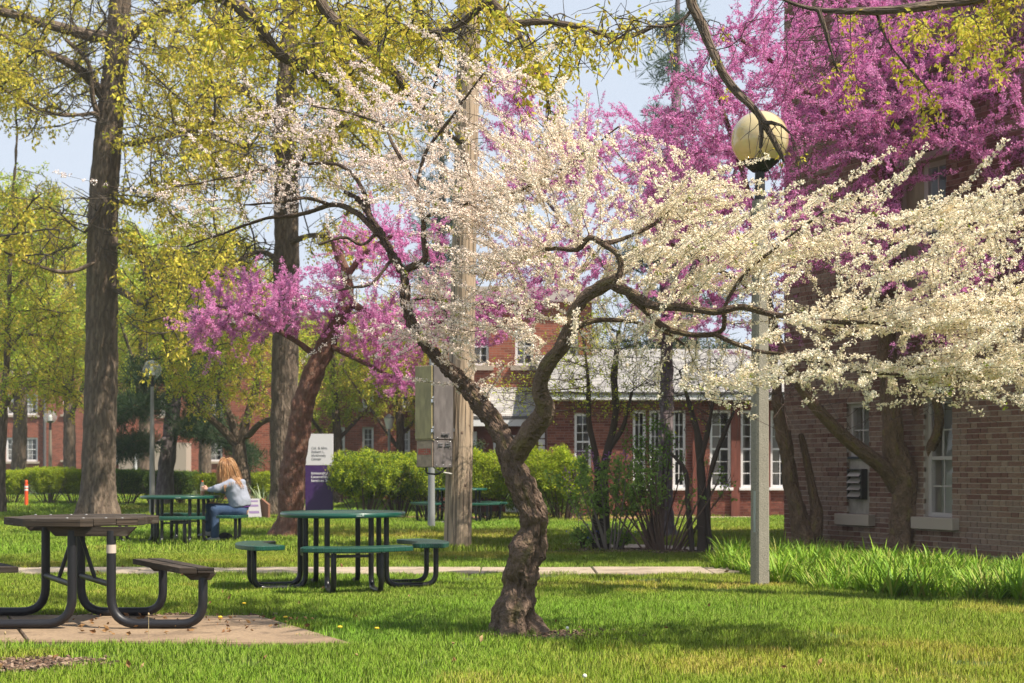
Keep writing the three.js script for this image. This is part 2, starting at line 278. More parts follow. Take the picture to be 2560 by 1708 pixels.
// soil beds: low mounds of crumbled bark and earth
{
  const rnd = random(77), chip = new THREE.BoxGeometry(1, 0.35, 0.55), list = [], cols = [[0.16, 0.095, 0.06], [0.10, 0.06, 0.04], [0.23, 0.15, 0.10], [0.06, 0.038, 0.028], [0.30, 0.21, 0.15]];
  const put = (x, z, k = 1) => list.push([V(x, 0.012 + rnd() * 0.02, z), [rnd() * 0.6 - 0.3, rnd() * 6.3, rnd() * 0.6 - 0.3], (0.010 + 0.026 * rnd()) * k, cols[Math.floor(rnd() * cols.length)]]);
  for (let i = 0; i < 9000; i++) { const x = -4.6 + rnd() * 3, z = -9.1 + rnd() * 1.1; if (mulchAt(x, z) < 0.4 + 0.75 * rnd() * rnd()) put(x, z); }
  for (let i = 0; i < 1600; i++) { const x = -0.5 + rnd() * 1.6, z = -10.5 + rnd(); if (soilAt(x, z) < 0.4 + rnd() * 0.8) put(x, z, 0.7); }
  for (let i = 0; i < 1800; i++) { const x = -4.6 + rnd() * 3.4, z = -11.75 + rnd() * 0.6; if (underTable(x, z) < 1.2 * rnd() + 0.2) put(x, z, 0.8); }
  for (let i = 0; i < 5000; i++) { const x = 0.6 + rnd() * 3, z = -21.2 + rnd() * 1.6; if (bedAt(x, z) < 0.5 + 0.7 * rnd() && !inPoly(x, z, BACKPATH)) put(x, z, 1.3); }
  const earth = instances('bark_mulch', chip, M([1, 1, 1], 1), list, scene); tag(earth, 'brown bark chips and bare earth in the lawn', 'mulch', null, 'stuff');
  const leafCols = [[0.30, 0.17, 0.07], [0.22, 0.11, 0.05], [0.38, 0.26, 0.12]], fall = [], lg = clump(9, 1, 0.001, 0.075, 0.05, [[1, 1, 1]], { fold: 0.9, up: 0 });
  for (let i = 0; i < 80; i++) { const d = 8 + 20 * rnd() * rnd(), x = (rnd() * 2 - 1) * 0.36 * d; if (x > 2.6 && d < 20) continue; fall.push([V(x, 0.045 + 0.03 * rnd(), -d), turn(rnd), 0.35 + 0.5 * rnd(), leafCols[i % 3]]); }
  for (let i = 0; i < 90; i++) { const a = rnd() * 6.28, k = Math.sqrt(rnd()); fall.push([V(-2.6 + 1.2 * k * Math.cos(a), 0.045, -10.6 + 0.7 * k * Math.sin(a)), turn(rnd), 0.3 + 0.5 * rnd(), leafCols[i % 2]]); }
  tag(instances('fallen_leaves', lg, leafMat(0.1, { vertexColors: true }), fall, scene), 'dry brown leaves scattered over the lawn', 'leaves', null, 'stuff');
}
// ---------------------------------------------------------------- grass
function bladePatch(seed, size, n, h, w, colors) {
  const rnd = random(seed), pos = [], nor = [], col = [];
  for (let i = 0; i < n; i++) {
    const x = (rnd() - 0.5) * size, z = (rnd() - 0.5) * size, a = rnd() * 6.283, lean = (0.15 + 0.75 * rnd() * rnd()), hh = h * (0.45 + 0.75 * rnd()), la = rnd() * 6.283;
    const dx = Math.cos(a) * w / 2, dz = Math.sin(a) * w / 2, lx = Math.cos(la) * lean * hh, lz = Math.sin(la) * lean * hh, c = colors[Math.floor(rnd() * colors.length)], k = 0.75 + 0.5 * rnd();
    const A = [x - dx, 0, z - dz], B = [x + dx, 0, z + dz], C = [x - dx * 0.8 + lx * 0.35, hh * 0.6, z - dz * 0.8 + lz * 0.35], D = [x + dx * 0.8 + lx * 0.35, hh * 0.6, z + dz * 0.8 + lz * 0.35], T = [x + lx, hh * (1 - 0.25 * lean), z + lz];
    const nx = -Math.sin(a) * 0.5, nz = Math.cos(a) * 0.5, ln = Math.hypot(nx, 0.9, nz);
    for (const t of [[A, B, D], [A, D, C], [C, D, T]]) for (const p of t) { pos.push(...p); nor.push(nx / ln, 0.9 / ln, nz / ln); col.push(c[0] * k, c[1] * k, c[2] * k); }
  }
  const g = new THREE.BufferGeometry(); g.setAttribute('position', new THREE.Float32BufferAttribute(pos, 3)); g.setAttribute('normal', new THREE.Float32BufferAttribute(nor, 3)); g.setAttribute('color', new THREE.Float32BufferAttribute(col, 3)); return g;
}
const grassCols = [[0.205, 0.29, 0.016], [0.235, 0.33, 0.018], [0.17, 0.255, 0.015], [0.27, 0.345, 0.028], [0.32, 0.33, 0.06], [0.22, 0.325, 0.015]];
{
  const rnd = random(11), mat = leafMat(0.3, { roughness: 0.75 }), turf = new THREE.Group(); turf.name = 'grass'; tag(turf, 'mown green spring grass of the lawn', 'grass', null, 'stuff'); scene.add(turf);
  const near = [1, 2, 3, 4].map(s => bladePatch(s, 0.34, 330, 0.052, 0.0038, grassCols)), mid = [5, 6, 7].map(s => bladePatch(s, 0.7, 330, 0.085, 0.008, grassCols)), far = [8, 9].map(s => bladePatch(s, 1.5, 420, 0.1, 0.016, grassCols));
  const sets = [...near, ...mid, ...far].map(() => []);
  const tint = (x, z) => { const a = noise(x * 0.9, 3, z * 0.9), b = noise(x * 0.25, 9, z * 0.25), c = noise(x * 2.7, 1, z * 2.7), dry = smooth(0.18, 0.5, a * 0.6 + b * 0.5 + c * 0.35), dr = Math.max(dry * 0.62, lampDry(x, z) < 1 ? 0.8 : 0); return [lerp(0.92 + 0.25 * b, 1.75, dr), lerp(1.0 + 0.12 * a, 1.12, dr), lerp(1.0, 2.4, dr)]; };
  const bare = (x, z, r) => paved(x, z) || mulchAt(x, z) < 0.75 || soilAt(x, z) < 0.75 || bedAt(x, z) < 0.8 || (underTable(x, z) < 1 && r < 0.8);
  const lay = (d0, d1, per, first, count, hk) => {
    const w1 = 0.375 * d1 + 0.8, n = per * (d1 - d0) * 2 * w1;
    for (let i = 0; i < n; i++) {
      const d = d0 + (d1 - d0) * rnd(), x = (rnd() * 2 - 1) * w1; if (Math.abs(x) > 0.375 * d + 0.6) continue; const z = -d, r = rnd();
      if (bare(x, z, r)) continue;
      const m = first === 0 ? 0.1 : 0.2; if (r < 0.8 && (paved(x + m, z) || paved(x - m, z) || paved(x, z + m) || paved(x, z - m))) continue;
      if (x > 3.97 + (z + 20.7) * 0.53 && z < -16 && z > -20.9) continue;
      const t = tint(x, z), lush = 0.8 + 0.5 * (0.5 + noise(x * 1.7, 7, z * 1.7)) - 0.35 * smooth(1.3, 0.8, lampDry(x, z));
      sets[first + Math.floor(rnd() * count)].push([V(x, 0, z), [0, rnd() * 6.283, 0], V(1, lush * hk * (0.85 + 0.3 * rnd()), 1), t]);
    }
  };
  lay(7.4, 14, 34, 0, 4, 1); lay(14, 20, 20, 0, 4, 1); lay(20, 36, 6, 4, 3, 1); lay(36, 62, 1.6, 7, 2, 1);
  [...near, ...mid, ...far].forEach((g, i) => instances('grass_tufts', g, mat, sets[i], turf));
}
// ---------------------------------------------------------------- walls of brick
const brickGeo = new THREE.BoxGeometry(1, 1, 1);
const brickBump = texture(128, (u, v) => fbm(u, v, 12, 12, 8, 3), false), brickTint = texture(128, (u, v) => { const n = 0.72 + 0.4 * fbm(u, v, 6, 6, 28, 4); return [n, n, n]; });
function brickWall(owner, { x0, x1, y0, y1, holes = [], mortar, tones, single = 0, course = 0.0677, thick = 0.3, weather = null, seed = 1, flemish = false }) {
  const s = new THREE.Shape([[x0, y0], [x1, y0], [x1, y1], [x0, y1]].map(p => new THREE.Vector2(...p)));
  for (const [a, b, c, d] of holes) s.holes.push(new THREE.Path([[a, b], [a, d], [c, d], [c, b]].map(p => new THREE.Vector2(...p))));
  part('wall', new THREE.ExtrudeGeometry(s, { depth: thick, bevelEnabled: false }).translate(0, 0, -thick), M(mortar, 1, { bumpMap: brickBump, bumpScale: 0.004 }), owner);
  const rnd = random(seed), all = [], mats = tones.map(t => M(t, 0.93, { map: brickTint, bumpMap: brickBump, bumpScale: 0.006 }));
  const rows = Math.floor((y1 - y0) / course);
  for (let j = 0; j < rows; j++) {
    const y = y0 + (j + 0.5) * course, head = j % 6 === 5, off = head ? 0.03 : flemish ? (j % 2) * 0.161 : (j % 2) * 0.1075; let turnBrick = 0, pitch = 0;
    for (let x = x0 - off; x < x1; x += pitch) { pitch = head || (flemish && turnBrick++ % 2) ? 0.1075 : 0.215;
      let parts = [[Math.max(x0, x + 0.005), Math.min(x1, x + pitch - 0.005)]];
      for (const [a, b, c, d] of holes) if (y > b - 0.02 && y < d + 0.02) parts = parts.flatMap(([p, q]) => q <= a || p >= c ? [[p, q]] : [[p, Math.min(q, a)], [Math.max(p, c), q]].filter(k => k[1] - k[0] > 0.02));
      for (const [p, q] of parts) { if (q - p < 0.025) continue; const w = weather ? weather((p + q) / 2, y) : 0.5; all.push({ x: (p + q) / 2, y, w: q - p, tone: clamp(Math.floor((w + (rnd() - 0.5) * 0.9) * tones.length), 0, tones.length - 1), out: 0.007 + 0.004 * rnd() }); }
    }
  }
  owner.updateMatrixWorld(true);
  if (single) {
    const seen = all.map(b => { const p = V(b.x, b.y, 0).applyMatrix4(owner.matrixWorld), d = -p.z, px = 1280 + FOCAL * p.x / d, py = HORIZON - FOCAL * (p.y - EYE) / d; b.seen = px > 0 && px < 2560 && py > 930 && py < 1400 ? b.w / d : 0; return b; }).filter(b => b.seen).sort((a, b) => b.seen - a.seen).slice(0, single);
    seen.forEach(b => { b.single = true; const m = part('brick', brickGeo, mats[b.tone], owner); m.position.set(b.x, b.y, b.out - 0.02); m.scale.set(b.w, course - 0.0105, 0.04); });
  }
  const rest = all.filter(b => !b.single), im = instances('brickwork', brickGeo, M([1, 1, 1], 0.93, { map: brickTint }), rest.map(b => [V(b.x, b.y, b.out - 0.02), [0, 0, 0], V(b.w, course - 0.0105, 0.04), tones[b.tone]]), owner); im.userData.kind = 'stuff';
}
const glassMat = new THREE.MeshPhysicalMaterial({ color: 0xffffff, roughness: 0.03, transmission: 1, thickness: 0, ior: 1.5 });
const whitePaint = M([0.72, 0.71, 0.72], 0.55), oldPaint = M([0.46, 0.41, 0.38], 0.75), roomWall = M([0.36, 0.34, 0.31], 1), curtain = M([0.34, 0.33, 0.31], 0.95), stone = M([0.40, 0.33, 0.265], 0.95, { bumpMap: concreteBump, bumpScale: 0.004 });
function sashWindow(owner, x0, x1, y0, y1, { cols = 2, rows = 2, paint = whitePaint, deep = 0.09, trim = 0.05, drape = 0, sill = null, sash = true, glassTop = y1 } = {}) {
  const w = x1 - x0, h = y1 - y0, cx = (x0 + x1) / 2, cy = (y0 + y1) / 2, z = -deep;
  const frame = part('window', [box(trim, h, 0.07, x0 + trim / 2, cy, z), box(trim, h, 0.07, x1 - trim / 2, cy, z), box(w - 2 * trim - 0.002, trim, 0.07, cx, y1 - trim / 2, z), box(w - 2 * trim - 0.002, trim, 0.07, cx, y0 + trim / 2, z)], paint, owner);
  const a = x0 + trim, b = x1 - trim, c = y0 + trim, d = y1 - trim, mid = (c + d) / 2;
  const lights = sash ? [[c, mid - 0.02, z - 0.012], [mid + 0.02, d, z + 0.012]] : [[c, d, z]];
  if (sash) part('meeting_rail', box(b - a, 0.045, 0.05, cx, mid, z + 0.003), paint, frame);
  for (const [p, q, zz] of lights) {
    const bars = []; for (let i = 1; i < cols; i++) bars.push(box(0.018, q - p, 0.02, lerp(a, b, i / cols), (p + q) / 2, zz)); for (let j = 1; j < rows; j++) bars.push(box(b - a - 0.002, 0.018, 0.018, cx, lerp(p, q, j / rows), zz));
    if (bars.length) part('muntin', bars, paint, frame);
    for (let i = 0; i < cols; i++) for (let j = 0; j < rows; j++) part('pane', new THREE.PlaneGeometry((b - a) / cols, (q - p) / rows).translate(lerp(a, b, (i + 0.5) / cols), lerp(p, q, (j + 0.5) / rows), zz), glassMat, frame);
  }
  part('room', [box(w + 0.2, h + 0.2, 0.02, cx, cy, z - 1.0), box(0.02, h + 0.2, 0.9, x0 - 0.11, cy, z - 0.54), box(0.02, h + 0.2, 0.9, x1 + 0.11, cy, z - 0.54), box(w + 0.24, 0.02, 0.9, cx, y0 - 0.11, z - 0.54), box(w + 0.24, 0.02, 0.9, cx, y1 + 0.11, z - 0.54)], roomWall, frame);
  if (drape) part('curtain', [box(w * drape, h, 0.02, x0 + w * drape / 2, cy, z - 0.2)], curtain, frame);
  if (sill) part('sill', rbox(w + 0.18, sill, 0.2, 0.01, cx, y0 - sill / 2, 0.0), stone, owner);
  return frame;
}
// ---------------------------------------------------------------- brick hall at the right, seen along its side wall
const hallU = V(0.47, 0, 0.883), hallCorner = V(3.967, 0, -20.7);
const hallS = px => { const k = (px - 1280) / FOCAL; return (k * 20.7 - 3.967) / (0.47 + 0.883 * k); };
const hallY = (px, py) => { const s = hallS(px); return EYE + (HORIZON - py) / FOCAL * (20.7 - 0.883 * s); };
{
  const hall = thing('brick_hall', 'brown weathered brick building at the right with louvred vent and narrow windows', 'building', null, hallCorner);
  hall.rotation.y = -Math.atan2(0.883, 0.47); hall.updateMatrixWorld(true);
  const a0 = hallS(2118), a1 = hallS(2174), b0 = hallS(2312), b1 = hallS(2382), top = 2.08, bot = 0.58, L = 5;
  const u0 = hallS(2252), u1 = hallS(2366), uTop = hallY(2310, 406), uBot = uTop - 1.75;
  const tones = [[0.18, 0.082, 0.056], [0.22, 0.114, 0.078], [0.26, 0.15, 0.105], [0.285, 0.178, 0.128], [0.305, 0.20, 0.145], [0.25, 0.16, 0.12]];
  const redTop = (x, y) => y > 2.9 ? 0.3 + 0.4 * noise(x * 2, y * 2, 6) : clamp(0.55 + 0.9 * noise(x * 1.3, y * 1.3, 4) + 0.5 * noise(x * 4, y * 3, 8) - (x > a1 && x < b0 && y > 1.1 ? 0.4 : 0));
  brickWall(hall, { x0: 0, x1: L, y0: 0, y1: 8.1, holes: [[a0, bot, a1, top], [b0, bot, b1, top], [u0, uBot, u1, uTop]], mortar: [0.43, 0.36, 0.30], tones, single: 300, weather: redTop, seed: 3, flemish: true });
  // far end wall of the same building and its core
  for (const x of [0.1525, L - 0.1525]) part('end_wall', box(0.3, 8.1, 8, x, 4.05, -4.305), M([0.16, 0.09, 0.07], 0.95), hall);
  part('roof', box(L - 0.62, 0.2, 8, L / 2, 7.95, -4.31), M([0.2, 0.19, 0.18], 0.95), hall);
  part('roof_edge', [box(L + 0.6, 0.35, 0.5, L / 2, 8.3, -0.05)], oldPaint, hall);
  for (const [p, q] of [[a0, a1], [b0, b1]]) part('sill', rbox(q - p + 0.24, 0.155, 0.22, 0.012, (p + q) / 2, bot - 0.0775, 0.02), stone, hall);
  sashWindow(hall, b0, b1, bot, top, { cols: 2, rows: 2, paint: oldPaint, deep: 0.1, trim: 0.055, drape: 0.45 });
  // upper part of the left opening is a sash, the lower part a painted board with a louvred vent
  const v1 = 1.33; sashWindow(hall, a0, a1, v1 + 0.03, top, { cols: 2, rows: 2, paint: oldPaint, deep: 0.1, trim: 0.05, sash: false, drape: 0.5 });
  const board = part('vent_board', box(a1 - a0 - 0.004, v1 - bot - 0.004, 0.03, (a0 + a1) / 2, (v1 + bot) / 2, -0.06), M([0.40, 0.35, 0.30], 0.85, { map: brickTint }), hall, 'peeling painted board around the louvred vent');
  part('lead_flashing', box(a1 - a0 - 0.01, 0.03, 0.09, (a0 + a1) / 2, v1 + 0.013, -0.045), M([0.03, 0.033, 0.04], 0.6), hall);
  const lw = (a1 - a0) * 0.56, lx = a0 + (a1 - a0) * 0.48, ly0 = 0.80, ly1 = 1.17;
  const vent = part('vent', [box(0.02, ly1 - ly0, 0.11, lx - lw / 2 - 0.01, (ly0 + ly1) / 2, 0.012), box(0.02, ly1 - ly0, 0.11, lx + lw / 2 + 0.01, (ly0 + ly1) / 2, 0.012), box(lw + 0.04, 0.02, 0.11, lx, ly1 + 0.01, 0.012), box(lw + 0.04, 0.02, 0.11, lx, ly0 - 0.01, 0.012), box(lw, ly1 - ly0, 0.004, lx, (ly0 + ly1) / 2, -0.042)], M([0.05, 0.045, 0.04], 0.8), hall);
  const slatGeo = new THREE.BoxGeometry(lw - 0.004, 0.005, 0.12), slatMat = M([0.38, 0.34, 0.29], 0.5, { metalness: 0.3 });
  for (let i = 0; i < 4; i++) { const m = part('slat', slatGeo, slatMat, vent); m.position.set(lx, ly0 + 0.055 + i * 0.092, 0.05); m.rotation.x = 0.75; }
  // upper storey windows: a boarded light beside a narrow sash
  for (const [p, q] of [[u0, u1]]) {
    const m = lerp(p, q, 0.42);
    sashWindow(hall, m, q, uBot, uTop, { cols: 2, rows: 1, paint: oldPaint, deep: 0.12, trim: 0.07 });
    part('boarded_light', [box(m - p - 0.004, uTop - uBot - 0.004, 0.03, (p + m) / 2 - 0.001, (uTop + uBot) / 2, -0.12)], M([0.33, 0.27, 0.18], 0.8, { map: brickTint }), hall);
    part('lintel', rbox(q - p + 0.24, 0.1, 0.12, 0.01, (p + q) / 2, uTop + 0.052, 0.0), stone, hall); part('sill', rbox(q - p + 0.24, 0.13, 0.2, 0.01, (p + q) / 2, uBot - 0.067, 0.02), stone, hall);
  }
}
// ---------------------------------------------------------------- low red brick wing with tall white windows
const redTones = [[0.155, 0.045, 0.032], [0.20, 0.062, 0.042], [0.24, 0.082, 0.055], [0.28, 0.105, 0.07]];
function shingles(owner, x0, x1, eave, top, seed, tone = 1) {   // eave and top: [y, z]
  const rnd = random(seed), dy = top[0] - eave[0], dz = top[1] - eave[1], L = Math.hypot(dy, dz), n = Math.ceil(L / 0.14), list = [], tilt = Math.atan2(dy, -dz) , cols = [[0.28, 0.265, 0.255], [0.33, 0.315, 0.30], [0.37, 0.35, 0.33], [0.25, 0.235, 0.23]];
  for (let j = 0; j < n; j++) for (let x = x0 - (j % 2) * 0.15; x < x1; x += 0.3) { const f = (j + 0.5) / n; const c = cols[Math.floor(rnd() * 4)].map(k => k * tone), a = Math.max(x, x0), b = Math.min(x + 0.294, x1); if (b - a < 0.05) continue; list.push([V((a + b) / 2, eave[0] + dy * f + 0.012, eave[1] + dz * f), [tilt - 0.04, 0, 0], V(b - a, 0.012, 0.165), c]); }
  return instances('roof_shingles', brickGeo, M([1, 1, 1], 0.95), list, owner);
}
{
  const D = 35, X = px => (px - 1280) / FOCAL * D, Y = (py, d = D) => EYE + (HORIZON - py) / FOCAL * d;
  const wing = thing('brick_wing', 'low red brick wing with tall white windows and pale grey shingle roof', 'building', null, V(0, 0, -D));
  const wins = [[1582, 1614], [1623, 1653], [1682, 1714], [1775, 1827], [1852, 1902], [1926, 1976], [2010, 2060]].map(([a, b]) => [X(a), X(b)]), small = [X(1436), X(1478)], y0 = Y(1219), y1 = 2.62;
  brickWall(wing, { x0: X(1368), x1: X(2150), y0: 0, y1: 2.95, holes: [...wins.map(([a, b]) => [a, y0, b, y1]), [small[0], 1.15, small[1], 2.55]], mortar: [0.26, 0.19, 0.16], tones: redTones, single: 300, seed: 9, weather: (x, y) => clamp(0.5 + 0.5 * noise(x, y, 2)) });
  wins.forEach(([a, b], i) => { sashWindow(wing, a, b, y0, y1, { cols: 2, rows: 3, deep: 0.06, trim: 0.06, drape: i % 2 ? 0.5 : 0.3 }); part('sill', rbox(b - a + 0.1, 0.07, 0.16, 0.01, (a + b) / 2, y0 - 0.037, 0.03), whitePaint, wing); });
  sashWindow(wing, small[0], small[1], 1.15, 2.55, { cols: 2, rows: 3, deep: 0.06, trim: 0.06 });
  for (const px of [1665, 1742, 1838, 1914]) part('pilaster', box(0.22, 2.9, 0.08, X(px), 1.45, 0.046), M([0.19, 0.06, 0.042], 0.93, { map: brickTint }), wing);
  part('fascia', [box(X(2150) - X(1350), 0.22, 0.03, (X(1350) + X(2150)) / 2, 2.98, 0.42), box(X(2150) - X(1350), 0.02, 0.45, (X(1350) + X(2150)) / 2, 2.87, 0.19)], whitePaint, wing);
  part('roof_deck', box(X(2150) - X(1345), 0.04, 5.0, (X(1345) + X(2150)) / 2, 3.73, -1.93, 0, 0.29), M([0.2, 0.19, 0.185], 0.95), wing);
  shingles(wing, X(1345), X(2150), [3.04, 0.45], [4.48, -4.3], 4);
  // recessed entrance bay at its left, under a lower roof
  part('bay_wall', [box(X(1368) - X(1085), 2.5, 0.25, (X(1368) + X(1085)) / 2, 1.25, -2.0), box(0.25, 2.9, 2.0, X(1368) + 0.128, 1.45, -1.302)], M([0.19, 0.062, 0.045], 0.93, { map: brickTint }), wing);
  part('bay_fascia', [box(X(1372) - X(1080), 0.2, 0.04, (X(1372) + X(1080)) / 2, 2.38, -1.42), box(X(1372) - X(1080), 0.02, 0.4, (X(1372) + X(1080)) / 2, 2.5, -1.62)], whitePaint, wing);
  shingles(wing, X(1080), X(1366), [2.52, -1.4], [3.9, -4.8], 6, 1.1);
  part('bay_roof_deck', box(X(1366) - X(1080), 0.04, 3.7, (X(1366) + X(1080)) / 2, 3.17, -3.1, 0, 0.386), M([0.2, 0.19, 0.185], 0.95), wing);
  const door = part('door', [box(0.42, 2.05, 0.06, X(1284), 1.03, -1.84)], whitePaint, wing); part('door_glass', box(0.24, 1.1, 0.02, X(1284), 1.35, -1.795), M([0.10, 0.075, 0.06], 0.1), door);
  for (const px of [1180, 1238]) part('bay_window', box(0.14, 1.5, 0.05, X(px), 1.4, -1.85), whitePaint, wing);
  part('hanging_sign', [box(0.16, 0.14, 0.02, X(1355), 2.02, -0.4), box(0.16, 0.14, 0.02, X(1355), 1.85, -0.4), box(0.16, 0.14, 0.02, X(1355), 1.68, -0.4)], whitePaint, wing); part('sign_post', cyl(0.015, 0.015, 2.2, X(1355), 0, -0.42, 8), M([0.2, 0.2, 0.2], 0.5, { metalness: 0.6 }), wing);
}
// ---------------------------------------------------------------- taller brick blocks behind (bricks too small to tell apart)
const farBrick = M([1, 1, 1], 0.95, { map: texture(512, (u, v) => { const rows = 32, y = v * rows, j = Math.floor(y), x = u * 10 + (j % 2) * 0.5, i = Math.floor(x), fx = x - i, fy = y - j, m = fy < 0.16 || fx < 0.05, k = hash2(((i % 10) + 10) % 10, j, 5), n = fbm(u, v, 4, 4, 66); return m ? [0.56, 0.46, 0.40] : mix3(mix3([0.44, 0.215, 0.16], [0.62, 0.335, 0.25], k), [0.50, 0.30, 0.24], n * 0.4); }) });
function facade(name, label, D, px0, px1, height, windows, { lit = farBrick, roof = true } = {}) {   // windows: px0, px1, py0, py1
  const X = px => (px - 1280) / FOCAL * D, Y = py => EYE + (HORIZON - py) / FOCAL * D, o = thing(name, label, 'building', null, V(0, 0, -D)), x0 = X(px0), x1 = X(px1);
  const s = new THREE.Shape([[x0, 0], [x1, 0], [x1, height], [x0, height]].map(p => new THREE.Vector2(...p)));
  const W = windows.map(([a, b, c, d, kind]) => [X(a), Y(d), X(b), Y(c), kind]);
  for (const [a, b, c, d] of W) s.holes.push(new THREE.Path([[a, b], [a, d], [c, d], [c, b]].map(p => new THREE.Vector2(...p))));
  const g = new THREE.ExtrudeGeometry(s, { depth: 0.35, bevelEnabled: false }).translate(0, 0, -0.35), uv = g.attributes.uv; for (let i = 0; i < uv.count; i++) uv.setXY(i, uv.getX(i) / 2.15, uv.getY(i) / 2.166);
  part('wall', g, lit, o); part('side_walls', [box(0.3, height, 10, x0 + 0.1525, height / 2, -5.36), box(0.3, height, 10, x1 - 0.1525, height / 2, -5.36)], M([0.22, 0.085, 0.06], 0.95), o);
  for (const [a, b, c, d, kind] of W) {
    const n = kind === 2 ? 2 : 1; for (let i = 0; i < n; i++) sashWindow(o, lerp(a, c, i / n) + 0.003 * i, lerp(a, c, (i + 1) / n) - 0.003 * (1 - i), b, d, { cols: kind === 2 ? 3 : 2, rows: 2, deep: 0.1, trim: 0.09 * (D / 90) + 0.03, drape: 0.6 });
    part('sill', box(c - a + 0.25, 0.13, 0.2, (a + c) / 2, b - 0.07, 0.03), stone, o);
  }
  if (roof) part('cornice', box(x1 - x0 + 0.4, 0.4, 0.6, (x0 + x1) / 2, height + 0.2, -0.1), oldPaint, o);
  return o;
}
facade('brick_block', 'taller red brick block rising behind the pale shingle roof', 38.5, 1120, 1480, 5.7, [[1288, 1334, 818, 914], [1400, 1446, 818, 914], [1180, 1222, 818, 914]]);
facade('brick_dormitory', 'red brick building behind the purple sign with narrow white windows', 52, 560, 1090, 6.5, [[905, 934, 1068, 1130], [1003, 1025, 1068, 1130], [838, 862, 1068, 1130], [700, 728, 1068, 1130], [905, 934, 960, 1020], [1003, 1025, 960, 1020], [700, 728, 960, 1020]]);
{
  const far = facade('brick_residence', 'far sunlit orange brick building at the left with paired white windows', 90, -160, 690, 11, [[14, 94, 1094, 1154, 2], [157, 180, 1098, 1150], [14, 94, 985, 1038, 2], [157, 180, 992, 1036], [286, 318, 1098, 1156], [286, 318, 992, 1040], [-120, -40, 1094, 1154, 2], [400, 436, 1096, 1154], [520, 556, 1096, 1154], [400, 436, 985, 1040], [520, 556, 985, 1040], [40, 86, 1196, 1214], [150, 190, 1196, 1214], [14, 94, 880, 930, 2], [157, 180, 884, 928]]);
  const X = px => (px - 1280) / FOCAL * 90; part('downspout', cyl(0.1, 0.1, 10.5, X(113), 0, 0.13, 8), M([0.10, 0.09, 0.09], 0.5), far);
  part('entrance', [box(4.2, 2.8, 1.4, X(395), 1.4, 0.705)], M([0.36, 0.30, 0.25], 0.9), far); part('entrance_door', box(1.0, 2.1, 0.08, X(372), 1.06, 1.445), whitePaint, far);
}
// ---------------------------------------------------------------- weathered wooden picnic table on bent steel pipes
const steelDark = M([0.015, 0.0145, 0.018], 0.45, { metalness: 0.15 });
const plankTex = texture(512, (u, v) => { const g = fbm(u, v, 3, 60, 4, 4), b = fbm(u, v, 5, 9, 14), s = smooth(0.6, 0.78, fbm(u, v, 12, 18, 90)); return mix3(mix3([0.155, 0.12, 0.09], [0.285, 0.235, 0.185], g), [0.40, 0.38, 0.33], s * 0.45).map(c => c * (0.75 + 0.5 * b)); });
const plankMats = [1, 0.85, 1.12].map(k => M([k, k, k], 0.85, { map: plankTex, bumpMap: texture(256, (u, v) => fbm(u, v, 3, 50, 4, 4), false), bumpScale: 0.006 }));
function clipHalf(poly, nx, nz, c) { const out = []; for (let i = 0; i < poly.length; i++) { const a = poly[i], b = poly[(i + 1) % poly.length], da = a[0] * nx + a[1] * nz - c, db = b[0] * nx + b[1] * nz - c; if (da <= 0) out.push(a); if (da * db < 0) { const t = da / (da - db); out.push([lerp(a[0], b[0], t), lerp(a[1], b[1], t)]); } } return out; }
function planks(owner, poly, dir, width, y0, y1, seed, name = 'plank') {   // cut a convex outline into boards running along dir
  const rnd = random(seed), n = [-dir[1], dir[0]], proj = poly.map(p => p[0] * n[0] + p[1] * n[1]), lo = Math.min(...proj), hi = Math.max(...proj), count = Math.max(1, Math.round((hi - lo) / width)), w = (hi - lo) / count;
  for (let i = 0; i < count; i++) {
    let q = clipHalf(poly, n[0], n[1], lo + (i + 1) * w - 0.003); q = clipHalf(q, -n[0], -n[1], -(lo + i * w + 0.003)); if (q.length < 3) continue;
    const dy = (rnd() - 0.5) * 0.006, s = new THREE.Shape(q.map(p => new THREE.Vector2(p[0], -p[1]))), b = 0.005;
    const g = new THREE.ExtrudeGeometry(s, { depth: y1 - y0 - 2 * b, bevelEnabled: true, bevelThickness: b, bevelSize: b, bevelOffset: -b, bevelSegments: 2 }).rotateX(-Math.PI / 2).translate(0, y0 + b + dy, 0), uv = g.attributes.uv, p = g.attributes.position, nn = g.attributes.normal;
    for (let k = 0; k < uv.count; k++) { const x = p.getX(k), z = p.getZ(k), a = x * dir[0] + z * dir[1], c = x * n[0] + z * n[1]; uv.setXY(k, a / 1.2 + i * 0.37, (Math.abs(nn.getY(k)) > 0.5 ? c : p.getY(k)) / 0.5 + i * 0.31); }
    part(name, g, plankMats[i % 3], owner);
  }
}
